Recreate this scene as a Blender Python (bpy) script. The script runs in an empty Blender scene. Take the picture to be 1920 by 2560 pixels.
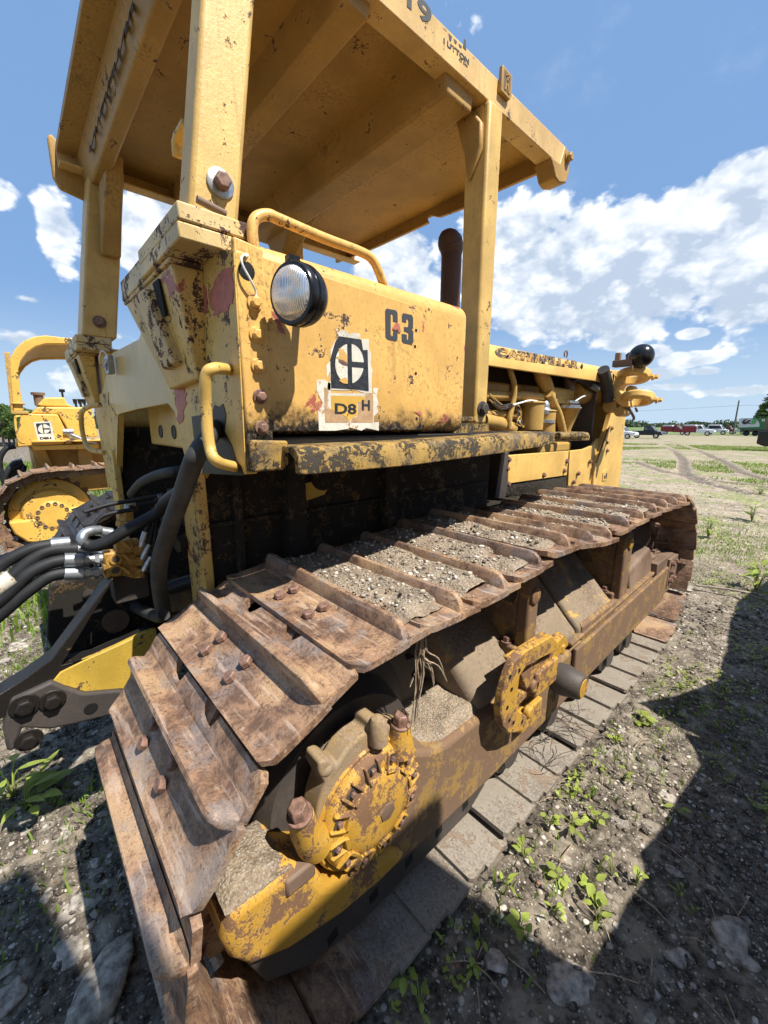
import bpy, bmesh, math, random
import numpy as np
from mathutils import Vector, Matrix
rad = math.radians
random.seed(7); rng = np.random.default_rng(11)
scn = bpy.context.scene
COL = scn.collection
# ------------------------------------------------------------------ camera
CAM = np.array([0.641, -0.667, 1.661]); F = 1018.08
def cam_axes(yaw, pitch, roll):
    cy, sy, cp, sp = math.cos(yaw), math.sin(yaw), math.cos(pitch), math.sin(pitch)
    fwd = np.array([sy*cp, cy*cp, sp]); right = np.array([cy, -sy, 0.]); up = np.cross(right, fwd)
    cr, sr = math.cos(roll), math.sin(roll)
    return right*cr+up*sr, up*cr-right*sr, fwd
AR, AU, AF = cam_axes(rad(-47.904), rad(-12.17), rad(0.181))
cam = bpy.data.objects.new('camera', bpy.data.cameras.new('camera')); COL.objects.link(cam)
cam.data.sensor_fit = 'HORIZONTAL'; cam.data.sensor_width = 36; cam.data.lens = F/1920*36
cam.data.clip_start = 0.02; cam.data.clip_end = 4000
M = Matrix.Identity(4)
for i in range(3):
    M[i][0], M[i][1], M[i][2], M[i][3] = AR[i], AU[i], -AF[i], CAM[i]
cam.matrix_world = M
scn.camera = cam
# measured image point (1920x2560) -> real point on a known plane of the machine
def at(u, v, **k):
    d = AF + AR*(u-960)/F + AU*(1280-v)/F
    a, val = list(k.items())[0]; i = 'xyz'.index(a); t = (val-CAM[i])/d[i]
    return Vector(CAM+d*t)
def crop(x0, y0, s):
    return lambda a, b, **k: at(x0+a*s, y0+b*s, **k)
c1 = crop(0, 0, .5787); c2 = crop(900, 0, .6148); c3 = crop(0, 500, .5787); c4 = crop(900, 500, .6148)
eE = crop(1200, 860, .26522); qQ = crop(500, 1700, .3617); zZ = crop(1180, 1480, .2411); kK = crop(1150, 1180, .37975)
hH = crop(0, 1280, .3014); hh = crop(280, 1050, .2893); wW = crop(0, 820, .2622); fF = crop(1540, 1000, .22905)
dD = crop(780, 740, .19289)
def YZ(f, pts, x): return [(p.y, p.z) for p in (f(a, b, x=x) for a, b in pts)]
def XZ(f, pts, y): return [(p.x, p.z) for p in (f(a, b, y=y) for a, b in pts)]
# ------------------------------------------------------------------ light
SUNV = Vector((1, .22, 1.62)).normalized()
EL = math.asin(SUNV.z); AZ = math.atan2(SUNV.x, SUNV.y)
sun = bpy.data.objects.new('sun', bpy.data.lights.new('sun', 'SUN')); COL.objects.link(sun)
sun.data.energy = 5.0; sun.data.angle = rad(.53); sun.data.color = (1, .95, .86)
sun.rotation_mode = 'QUATERNION'; sun.rotation_quaternion = SUNV.to_track_quat('Z', 'Y'); sun.location = (5, 2, 12)
scn.view_settings.view_transform = 'Standard'; scn.view_settings.look = 'None'
scn.view_settings.exposure = 0.74; scn.view_settings.gamma = 1
W = bpy.data.worlds.new('World'); scn.world = W; W.use_nodes = True
class NT:
    def __init__(s, nt): s.t = nt; s.t.nodes.clear()
    def n(s, typ, ins=None, **props):
        nd = s.t.nodes.new(typ)
        for k, v in props.items(): setattr(nd, k, v)
        for k, v in (ins or {}).items(): s.put(nd.inputs[k], v)
        return nd
    def put(s, sock, v):
        if hasattr(v, 'is_linked') or isinstance(v, bpy.types.NodeSocket): s.t.links.new(v, sock)
        elif isinstance(v, (tuple, list)):
            sock.default_value = tuple(v)+(1,) if len(v) == 3 and len(sock.default_value) == 4 else v
        else: sock.default_value = v
    def m(s, op, a, b=None, c=None, clamp=False):
        nd = s.n('ShaderNodeMath', operation=op, use_clamp=clamp)
        for i, v in enumerate((a, b, c)):
            if v is not None: s.put(nd.inputs[i], v)
        return nd.outputs[0]
    def mix(s, f, a, b, typ='MIX'):
        nd = s.n('ShaderNodeMix', data_type='RGBA', blend_type=typ)
        s.put(nd.inputs['Factor'], f); s.put(nd.inputs[6], a); s.put(nd.inputs[7], b); return nd.outputs[2]
    def ramp(s, v, lo, hi):
        nd = s.n('ShaderNodeMapRange', interpolation_type='SMOOTHSTEP'); s.put(nd.inputs[0], v)
        s.put(nd.inputs[1], lo); s.put(nd.inputs[2], hi); return nd.outputs[0]
    def noise(s, vec, scale, detail=6, rough=.6, dist=0, lac=2.):
        nd = s.n('ShaderNodeTexNoise'); s.put(nd.inputs['Vector'], vec)
        for k, v in (('Scale', scale), ('Detail', detail), ('Roughness', rough), ('Distortion', dist), ('Lacunarity', lac)): s.put(nd.inputs[k], v)
        return nd.outputs[0]
t = NT(W.node_tree)
sky = t.n('ShaderNodeTexSky', sky_type='NISHITA', sun_disc=False, sun_elevation=EL, sun_rotation=AZ, altitude=200, air_density=1.0, dust_density=.6, ozone_density=2.2)
geo = t.n('ShaderNodeTexCoord').outputs['Generated']
sep = t.n('ShaderNodeSeparateXYZ', {0: geo})
az = t.m('MULTIPLY', t.m('ARCTAN2', sep.outputs[0], sep.outputs[1]), 57.2958)
el = t.m('MULTIPLY', t.m('ARCSINE', sep.outputs[2]), 57.2958)
# cumulus groups: azimuth, elevation, half width, half height, weight
CL = [(-22, 16.0, 16, 8.2, 1.3), (-12, 19.5, 9, 6.5, 1.2), (-33, 19, 8, 7.5, 1.2), (-29.5, 12.3, 5.5, 2.2, .9), (-46, 18, 8, 7, 1.05), (-8, 13, 6, 6, .95), (-20, 21.5, 3.5, 2.6, .7), (2, 17, 8, 8, 1),
      (-19.2, 9.2, 2.6, 1.3, .95), (-16.5, 8.0, 2.8, 1.0, .85), (-12.6, 9.5, 2.1, .8, .9), (-12.8, 7.0, 3.6, 1.0, .9), (-15.5, 5.6, 3.2, .9, .8), (-9.4, 7.4, 1.1, .6, .6), (-11.0, 5.6, 1.5, .6, .6), (-14, 4.2, 4, .5, .5), (-8, 3.5, 4, .6, .5),
      (-83.5, 18.4, 2.4, 4.2, 1), (-76, 20, 5, 4.5, 1.15), (-73.5, 23, 3, 2.5, .9), (-88, 20.2, 2.2, 1.6, .6), (-82, 4.8, 6, 2.6, 1), (-87, 8, 4, 1.4, .7), (-80, 9.5, 4, 1, .5), (-86.5, 12.0, 3, .7, .4),
      (-37.6, 37.8, 1.3, 1.0, .10), (-33, 33, 1.2, 1.6, .14), (-58, 12, 9, 5, 1), (-70, 8, 7, 4, .9), (-100, 14, 10, 6, 1), (30, 14, 16, 5, 1), (70, 12, 14, 5, 1), (120, 13, 18, 6, 1), (170, 12, 16, 5, 1), (-140, 14, 18, 6, 1)]
nv = t.n('ShaderNodeMapping', {0: geo, 'Scale': (1, 1, 1.5)}).outputs[0]
def cloudfield(vec, dez):
    fld = None
    e2 = t.m('ADD', el, dez)
    for a0, e0, ra, re, w in CL:
        dx = t.m('DIVIDE', t.m('SUBTRACT', az, a0), ra)
        dy = t.m('DIVIDE', t.m('SUBTRACT', e2, e0), re)
        d = t.m('SQRT', t.m('ADD', t.m('MULTIPLY', dx, dx), t.m('MULTIPLY', dy, dy)))
        v = t.m('SUBTRACT', w, t.m('MULTIPLY', d, w))
        fld = v if fld is None else t.m('SMOOTH_MAX', fld, v, .12)
    return fld
f1 = cloudfield(nv, 0.)
nz1 = t.noise(nv, 6.5, 9, .58)
off = t.n('ShaderNodeVectorMath', {0: nv, 1: (.014, .004, .040)}, operation='ADD').outputs[0]
nz3 = t.noise(off, 6.5, 7, .55)
vor = t.n('ShaderNodeTexVoronoi', {'Vector': t.n('ShaderNodeVectorMath', {0: nv, 1: t.n('ShaderNodeVectorMath', {0: t.n('ShaderNodeTexNoise', {'Vector': nv, 'Scale': 14., 'Detail': 4.}).outputs['Color'], 1: (.05, .05, .05)}, operation='MULTIPLY').outputs[0]}, operation='ADD').outputs[0], 'Scale': 20.}, feature='SMOOTH_F1'); vor.inputs['Detail'].default_value = 2.5; vor.inputs['Roughness'].default_value = .6
puff = t.m('SUBTRACT', .42, vor.outputs[0])
dens = t.m('ADD', t.m('MULTIPLY_ADD', f1, 1.30, .17), t.m('ADD', t.m('MULTIPLY', t.m('SUBTRACT', nz1, .5), 1.7), t.m('MULTIPLY', puff, .55)))
msk = t.ramp(dens, .08, .36)
edge = t.ramp(dens, .9, .15)
base_ = t.ramp(t.m('SUBTRACT', el, t.m('MULTIPLY', t.noise(nv, 4., 3), 9.)), 4.5, 15.)
light = t.m('ADD', t.m('MULTIPLY', t.m('SUBTRACT', nz1, nz3), 2.6), t.m('MULTIPLY', puff, 1.1))
light = t.m('ADD', t.m('ADD', .46, light), t.m('ADD', t.m('MULTIPLY', edge, .28), t.m('MULTIPLY', base_, .34)), clamp=True)
ccol = t.mix(light, (6.4, 7.7, 9.6), (15.9, 16.0, 16.1))
horiz = t.ramp(el, 15, 0)
skyc = t.mix(t.m('MULTIPLY', horiz, .75), t.mix(.75, sky.outputs[0], (3.1, 5.6, 10.1)), (7.6, 9.6, 11.2))
ccol = t.mix(t.m('MULTIPLY', t.ramp(el, 11, 0), .5), ccol, (9.2, 10.6, 11.6))
wn = t.m('MULTIPLY', t.ramp(t.noise(nv, 3.2, 6, .65), .54, .8), .30)
skyc = t.mix(wn, skyc, (10, 11, 12))
fin = t.mix(msk, skyc, ccol)
bg = t.n('ShaderNodeBackground', {'Color': fin, 'Strength': .052})
t.t.links.new(bg.outputs[0], t.n('ShaderNodeOutputWorld').inputs[0])
# ------------------------------------------------------------------ materials
def newmat(name):
    m = bpy.data.materials.new(name); m.use_nodes = True; return m, NT(m.node_tree)
def finish(t, col, rough=.6, metal=0., height=None, bstr=.3, bdist=.01, spec=.4, **kw):
    b = t.n('ShaderNodeBsdfPrincipled', {'Base Color': col, 'Roughness': rough, 'Metallic': metal, 'Specular IOR Level': spec})
    for k, v in kw.items(): t.put(b.inputs[k.replace('_', ' ')], v)
    if height is not None:
        bp = t.n('ShaderNodeBump', {'Height': height, 'Strength': bstr, 'Distance': bdist}); t.put(b.inputs['Normal'], bp.outputs[0])
    t.t.links.new(b.outputs[0], t.n('ShaderNodeOutputMaterial').inputs[0])
MAT = {}
def paint(name, col, chip=.1, chipcol=(.05, .03, .022), grime=.2, gcol=(.10, .07, .04), fine=.3, rough=.5, primer=0., bump=.35, scale=1., oil=None, local=False, var=.25, pale=0., crack=0., zone=.28, streak=0.):
    m, t = newmat(name)
    if local:
        oi = t.n('ShaderNodeObjectInfo'); pos = t.n('ShaderNodeVectorMath', {0: t.n('ShaderNodeTexCoord').outputs['Object'], 1: t.n('ShaderNodeCombineXYZ', {0: t.m('MULTIPLY', oi.outputs['Random'], 50), 1: t.m('MULTIPLY', oi.outputs['Random'], 17)}).outputs[0]}, operation='ADD').outputs[0]
    else: pos = t.n('ShaderNodeNewGeometry').outputs['Position']
    big = t.noise(pos, 3.*scale, 5, .6); mid = t.noise(pos, 14.*scale, 8, .62, .6); fin = t.noise(pos, 70.*scale, 8, .7); vf = t.noise(pos, 260.*scale, 3, .6)
    c = t.mix(t.ramp(big, .3, .7), tuple(x*(1-var) for x in col), tuple(min(1, x*(1+var*.5)) for x in col))
    if pale: c = t.mix(t.m('MULTIPLY', t.ramp(t.noise(pos, 6., 6, .65), .45, .75), pale), c, (.72, .62, .42))
    c = t.mix(t.m('MULTIPLY', t.ramp(fin, .45, .72), fine), c, tuple(x*.55 for x in col))
    g = t.m('MULTIPLY', t.ramp(t.m('ADD', t.m('MULTIPLY', big, .55), t.m('MULTIPLY', fin, .45)), .62-grime*.35, .74-grime*.22), min(1., .45+grime))
    c = t.mix(g, c, gcol)
    v = t.m('ADD', t.m('MULTIPLY', mid, .50), t.m('ADD', t.m('MULTIPLY', fin, .36), t.m('MULTIPLY', vf, .14)))
    th = .66-chip*.25
    v2 = t.m('ADD', v, t.m('MULTIPLY', t.m('SUBTRACT', t.noise(pos, 5.*scale**.5, 4, .6), .5), zone))
    ck = t.ramp(v2, th, th+.022)
    if crack:
        rn = t.m('ABSOLUTE', t.m('SUBTRACT', t.noise(pos, 7.*scale, 7, .55, 1.2), .5)); c = t.mix(t.m('MULTIPLY', t.m('MULTIPLY', t.ramp(rn, .006, .001), t.ramp(big, .45, .6)), crack), c, tuple(x*.3 for x in col))
    if primer:
        pr = t.ramp(t.noise(pos, 5.5, 7, .6, .4), .66-primer*.2, .68-primer*.2); c = t.mix(pr, c, (.36, .10, .07))
    if streak:
        sk = t.noise(t.n('ShaderNodeMapping', {0: pos, 'Scale': (1, 1, .07)}).outputs[0], 38.*scale, 5, .6); c = t.mix(t.m('MULTIPLY', t.m('MULTIPLY', t.ramp(sk, .55, .68), t.ramp(big, .4, .6)), streak), c, (.16, .085, .035))
    rust = t.mix(t.ramp(vf, .35, .65), chipcol, tuple(x*1.9 for x in chipcol))
    rim = t.m('MULTIPLY', t.m('SUBTRACT', t.ramp(v2, th-.03, th), ck), .35)
    c = t.mix(rim, c, tuple(min(1, x*1.25+.05) for x in col))
    c = t.mix(ck, c, rust)
    r = t.m('ADD', rough, t.m('MULTIPLY', ck, .3))
    h = t.m('ADD', t.m('MULTIPLY', fin, .5), t.m('ADD', t.m('MULTIPLY', vf, .15), t.m('MULTIPLY', ck, -1.0)))
    if oil:
        # oily film with its own outline: between heights z0..z1
        zz = t.n('ShaderNodeSeparateXYZ', {0: pos}).outputs[2]
        o = t.ramp(t.m('ADD', zz, t.m('MULTIPLY', t.m('SUBTRACT', v, .5), oil[2])), oil[1], oil[0])
        c = t.mix(o, c, t.mix(t.ramp(fin, .5, .62), (.012, .010, .009), (.10, .085, .07)))
        r = t.m('SUBTRACT', r, t.m('MULTIPLY', o, .12)); h = t.m('ADD', h, t.m('MULTIPLY', t.m('MULTIPLY', o, fin), 1.2))
    finish(t, c, r, 0, h, bump, .004)
    MAT[name] = m; return m
paint('tank_paint', (.70, .415, .12), chip=.32, grime=.24, fine=.45, rough=.42, primer=.04, oil=(1.635, 1.73, .30), crack=.8, streak=.3)
paint('hood_paint', (.69, .43, .12), chip=.22, grime=.18, fine=.35, rough=.45, streak=.25)
paint('canopy_paint', (.42, .25, .07), chip=.24, grime=.28, fine=.4, rough=.5, streak=.3, zone=.4)  # base colour lowered to deepen the shade under the canopy
paint('post_paint', (.64, .42, .13), chip=.28, grime=.08, fine=.28, rough=.42, bump=.6, streak=.3, scale=1.6)
paint('pale_paint', (.66, .43, .115), chip=.46, chipcol=(.05, .028, .022), grime=.12, fine=.38, rough=.42, primer=.10, pale=.15, crack=.6, scale=1.5, streak=.3)
paint('ledge_paint', (.66, .47, .19), chip=.54, chipcol=(.05, .026, .022), grime=.10, fine=.38, rough=.45, pale=.4, scale=1.8, zone=.5)
paint('plate_paint', (.66, .43, .11), chip=.14, grime=.14, fine=.28, rough=.32, pale=.08, streak=.35)
paint('drive_paint', (.54, .30, .04), chip=.58, chipcol=(.12, .065, .036), grime=.45, gcol=(.20, .13, .07), fine=.6, rough=.5, scale=2.6, zone=.7, streak=.3)
paint('frame_paint', (.40, .235, .05), chip=.88, chipcol=(.115, .070, .042), grime=.7, gcol=(.17, .115, .07), fine=.5, rough=.58, scale=3.2, zone=.7)
paint('tan_dust', (.25, .19, .13), chip=.30, chipcol=(.30, .19, .06), grime=.5, gcol=(.12, .085, .06), fine=.5, rough=.85, bump=.7, zone=.6)
paint('oily_paint', (.20, .115, .025), chip=.90, chipcol=(.010, .008, .006), grime=.9, gcol=(.016, .012, .009), fine=.3, rough=.6, bump=.8, scale=1.6)
paint('black_grease', (.014, .011, .009), chip=.2, chipcol=(.10, .06, .02), grime=.3, gcol=(.02, .015, .012), fine=.3, rough=.45, bump=1.)
paint('step_paint', (.52, .32, .07), chip=.60, chipcol=(.035, .028, .022), grime=.6, gcol=(.09, .07, .05), fine=.6, rough=.55, bump=1.2, scale=5., zone=.5)
paint('engine_paint', (.52, .32, .085), chip=.2, grime=.4, gcol=(.14, .09, .04), fine=.4, rough=.5)
paint('arm_paint', (.52, .34, .05), chip=.42, chipcol=(.05, .028, .02), grime=.2, gcol=(.16, .10, .03), fine=.4, rough=.5)
paint('brown_iron', (.17, .11, .075), chip=.2, chipcol=(.07, .045, .035), grime=.4, gcol=(.24, .17, .12), fine=.4, rough=.65, bump=.6)
paint('dark_iron', (.06, .05, .045), chip=.2, chipcol=(.02, .016, .014), grime=.3, gcol=(.11, .085, .065), fine=.4, rough=.6, bump=.6)
paint('stack_rust', (.085, .045, .035), chip=.1, chipcol=(.16, .09, .06), grime=.2, gcol=(.05, .035, .03), fine=.4, rough=.6)
paint('ring_paint', (.40, .25, .08), chip=.5, chipcol=(.20, .145, .095), grime=.8, gcol=(.25, .19, .13), fine=.5, rough=.75, scale=2.2, zone=.5, bump=.7)
paint('beam_paint', (.64, .425, .17), chip=.30, grime=.14, fine=.35, rough=.45, scale=1.6, streak=.35)
paint('yellow_clean', (.68, .41, .08), chip=.3, grime=.16, fine=.3, rough=.45, streak=.2, scale=.7, zone=.5)
def rustmat(name, tint=1., local=True):
    m, t = newmat(name)
    oi = t.n('ShaderNodeObjectInfo'); r5 = t.n('ShaderNodeCombineXYZ', {0: t.m('MULTIPLY', oi.outputs['Random'], 40), 1: t.m('MULTIPLY', oi.outputs['Random'], 23), 2: 0.}).outputs[0]
    pos = t.n('ShaderNodeVectorMath', {0: t.n('ShaderNodeTexCoord').outputs['Object'], 1: r5}, operation='ADD').outputs[0]
    big = t.noise(pos, 4.5, 6, .6, .5); mid = t.noise(pos, 22., 9, .66, .5); fin = t.noise(pos, 120., 8, .72); st = t.noise(t.n('ShaderNodeMapping', {0: pos, 'Scale': (1, 9, 9)}).outputs[0], 6., 6, .6)
    mott = t.m('ADD', t.m('MULTIPLY', mid, .40), t.m('ADD', t.m('MULTIPLY', fin, .33), t.m('MULTIPLY', big, .27)))
    c = t.mix(t.ramp(mott, .42, .58), (.105, .060, .040), (.34, .20, .118))
    c = t.mix(t.m('MULTIPLY', t.ramp(t.m('ADD', t.m('MULTIPLY', big, .6), t.m('MULTIPLY', fin, .4)), .50, .60), .8), c, (.44, .29, .16))
    c = t.mix(t.m('MULTIPLY', t.ramp(t.m('ADD', t.m('MULTIPLY', t.noise(pos, 6., 5, .6), .7), t.m('MULTIPLY', fin, .3)), .52, .60), .55), c, t.mix(fin, (.12, .115, .12), (.30, .285, .28)))
    c = t.mix(t.m('MULTIPLY', t.ramp(st, .55, .66), .55), c, (.50, .37, .28))
    c = t.mix(t.m('MULTIPLY', t.ramp(fin, .55, .63), .6), c, (.09, .045, .032))
    c = t.mix(t.m('MULTIPLY', t.ramp(t.noise(pos, 38., 6, .72), .61, .68), .35), c, (.58, .49, .40))
    if tint != 1.: c = t.mix(1., c, (tint, tint, tint), 'MULTIPLY')
    h = t.m('ADD', t.m('MULTIPLY', mid, .8), t.m('MULTIPLY', fin, .7))
    finish(t, c, t.m('ADD', .40, t.m('MULTIPLY', fin, .28)), .0, h, .55, .005, spec=.45); MAT[name] = m
rustmat('shoe_rust'); rustmat('link_rust', .8)
def soilmat(name, c1_, c2_, peb=(.42, .38, .33), s=1., bump=1.):
    m, t = newmat(name); pos = t.n('ShaderNodeNewGeometry').outputs['Position']
    n1 = t.noise(pos, 9.*s, 9, .7); n2 = t.noise(pos, 55.*s, 8, .75)
    v = t.n('ShaderNodeTexVoronoi', {'Vector': pos, 'Scale': 75.*s}); v2 = t.n('ShaderNodeTexVoronoi', {'Vector': pos, 'Scale': 190.*s})
    c = t.mix(t.ramp(t.m('ADD', t.m('MULTIPLY', n1, .5), t.m('MULTIPLY', n2, .5)), .38, .62), c1_, c2_)
    sp = t.n('ShaderNodeSeparateColor', {0: v.outputs['Color']}).outputs[0]
    c = t.mix(t.m('MULTIPLY', t.m('MULTIPLY', t.ramp(v.outputs[0], .5, .3), t.ramp(sp, .55, .8)), .8), c, peb)
    sp2 = t.n('ShaderNodeSeparateColor', {0: v2.outputs['Color']}).outputs[1]
    c = t.mix(t.m('MULTIPLY', t.m('MULTIPLY', t.ramp(v2.outputs[0], .5, .3), t.ramp(sp2, .6, .8)), .6), c, tuple(min(1, x*1.25) for x in peb))
    h = t.m('ADD', n2, t.m('MULTIPLY', t.m('SUBTRACT', .5, v.outputs[0]), .8)); finish(t, c, .95, 0, h, bump, .008, spec=.2); MAT[name] = m
paint('pad_dust', (.29, .25, .20), chip=.40, chipcol=(.15, .11, .08), grime=.5, gcol=(.14, .12, .10), fine=.5, rough=.75, bump=.8, scale=1.4, zone=.7, local=True)
soilmat('packed_dirt', (.17, .128, .088), (.38, .30, .215), s=1.6)
soilmat('clod_soil', (.035, .028, .022), (.19, .155, .12), s=1.2)
def simple(name, col, rough=.5, metal=0., nscale=40., amt=.25, bump=.2, spec=.4, **kw):
    m, t = newmat(name); pos = t.n('ShaderNodeNewGeometry').outputs['Position']
    n = t.noise(pos, nscale, 6, .65); c = t.mix(t.ramp(n, .3, .7), tuple(x*(1-amt) for x in col), tuple(min(1, x*(1+amt)) for x in col))
    finish(t, c, rough, metal, n, bump, .003, spec=spec, **kw); MAT[name] = m
simple('rubber', (.011, .012, .014), .62, nscale=14, amt=.5)
simple('rubber_dull', (.040, .038, .035), .6, nscale=10, amt=.4)
simple('black_enamel', (.012, .012, .013), .22, nscale=30, amt=.2, bump=.05)
simple('steel', (.42, .43, .45), .38, .85, 60)
simple('zinc', (.34, .37, .40), .4, .75, 30)
simple('brass_paint', (.36, .20, .045), .45, 0, 50, .35)
simple('decal_black', (.028, .03, .034), .4, 0, 60, .4)
paint('decal_white', (.66, .63, .55), chip=.40, chipcol=(.26, .15, .05), grime=.3, gcol=(.42, .36, .27), fine=.25, rough=.55, scale=3., zone=.4)
simple('decal_tan', (.42, .27, .15), .5, 0, 50, .15); simple('decal_grey', (.13, .13, .13), .5, 0, 50, .3)
simple('primer_red', (.42, .14, .10), .55, 0, 50, .2)
simple('bolt_rust', (.20, .115, .085), .55, .1, 60, .4); simple('hole_black', (.004, .004, .004), .8)  # black hole faces are flat; their colour stands in for the shade inside
simple('white_wire', (.65, .65, .62), .5)
simple('wood_grey', (.30, .25, .20), .85, 0, 30, .4)
simple('twig', (.33, .25, .17), .8, 0, 60, .4); simple('dark_twig', (.06, .045, .035), .8, 0, 60, .4)
simple('rock', (.31, .27, .225), .9, 0, 30, .6, 1.6)
simple('white_car', (.72, .73, .75), .25, 0, 2, .03, 0.); simple('black_car', (.012, .013, .016), .2, 0, 2, .1, 0.); simple('red_car', (.20, .018, .025), .3, 0, 2, .15, 0.)
simple('tyre', (.02, .02, .02), .8); simple('car_glass', (.03, .04, .05), .1, 0, 2, .1, 0., spec=.8); simple('chrome', (.6, .6, .62), .2, .9, 5, .1, 0.)
simple('lamp_red', (.35, .02, .02), .3); simple('trailer_grey', (.50, .53, .54), .45, 0, 1, .05, 0.); simple('trailer_green', (.03, .13, .06), .5, 0, 1, .1, 0.); simple('trailer_lime', (.08, .30, .10), .5, 0, 1, .2, 0.)
simple('pole_wood', (.16, .14, .12), .8)
def leafmat(name, col, trans=.35, var=.3):
    m, t = newmat(name); pos = t.n('ShaderNodeNewGeometry').outputs['Position']
    n = t.noise(pos, 6., 5, .6); n2 = t.noise(pos, 60., 3, .6)
    c = t.mix(t.ramp(n, .35, .65), tuple(x*(1-var) for x in col), tuple(min(1, x*(1+var)) for x in col)); c = t.mix(t.m('MULTIPLY', t.ramp(n2, .5, .7), .3), c, tuple(x*.6 for x in col))
    b = t.n('ShaderNodeBsdfPrincipled', {'Base Color': c, 'Roughness': .5, 'Specular IOR Level': .35}); tr = t.n('ShaderNodeBsdfTranslucent', {'Color': t.mix(.5, c, (.35, .5, .05))})
    mx = t.n('ShaderNodeMixShader', {0: trans, 1: b.outputs[0], 2: tr.outputs[0]})
    t.t.links.new(mx.outputs[0], t.n('ShaderNodeOutputMaterial').inputs[0]); MAT[name] = m
leafmat('weed_leaf', (.30, .36, .07)); leafmat('grass_blade', (.17, .26, .04)); leafmat('dry_grass', (.42, .36, .19), .3); leafmat('tree_leaf', (.075, .125, .035), .3); leafmat('far_leaf', (.05, .085, .05), .1)
# lamp glass + lettering
m, t = newmat('lamp_glass'); ob_ = t.n('ShaderNodeTexCoord').outputs['Object']
wv = t.n('ShaderNodeTexWave', {'Vector': t.n('ShaderNodeMapping', {0: ob_, 'Rotation': (0, 0, 0)}).outputs[0], 'Scale': 55.}, wave_type='BANDS', bands_direction='X')
fr = t.noise(ob_, 30., 4); b = t.n('ShaderNodeBsdfPrincipled', {'Base Color': (.78, .80, .80), 'Metallic': .75, 'Roughness': t.m('ADD', .08, t.m('MULTIPLY', fr, .2))})
bp = t.n('ShaderNodeBump', {'Height': wv.outputs[0], 'Strength': .55, 'Distance': .004}); t.put(b.inputs['Normal'], bp.outputs[0])
t.t.links.new(b.outputs[0], t.n('ShaderNodeOutputMaterial').inputs[0]); MAT['lamp_glass'] = m
def wornletter(name, ink, ground, thr, s=60.):
    m, t = newmat(name); pos = t.n('ShaderNodeNewGeometry').outputs['Position']
    n = t.m('ADD', t.m('MULTIPLY', t.noise(pos, s*.25, 4, .6), .5), t.m('MULTIPLY', t.noise(pos, s, 6, .7), .5))
    finish(t, t.mix(t.ramp(n, thr, thr+.03), ink, ground), .5); MAT[name] = m
wornletter('worn_hood_ink', (.10, .085, .07), (.62, .34, .085), .50, 60); wornletter('worn_canopy_ink', (.07, .07, .07), (.60, .38, .145), .60, 60)
wornletter('worn_beam_ink', (.045, .045, .045), (.44, .26, .08), .68, 60); wornletter('worn_tank_ink', (.05, .053, .058), (.45, .25, .08), .68, 90)
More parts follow.
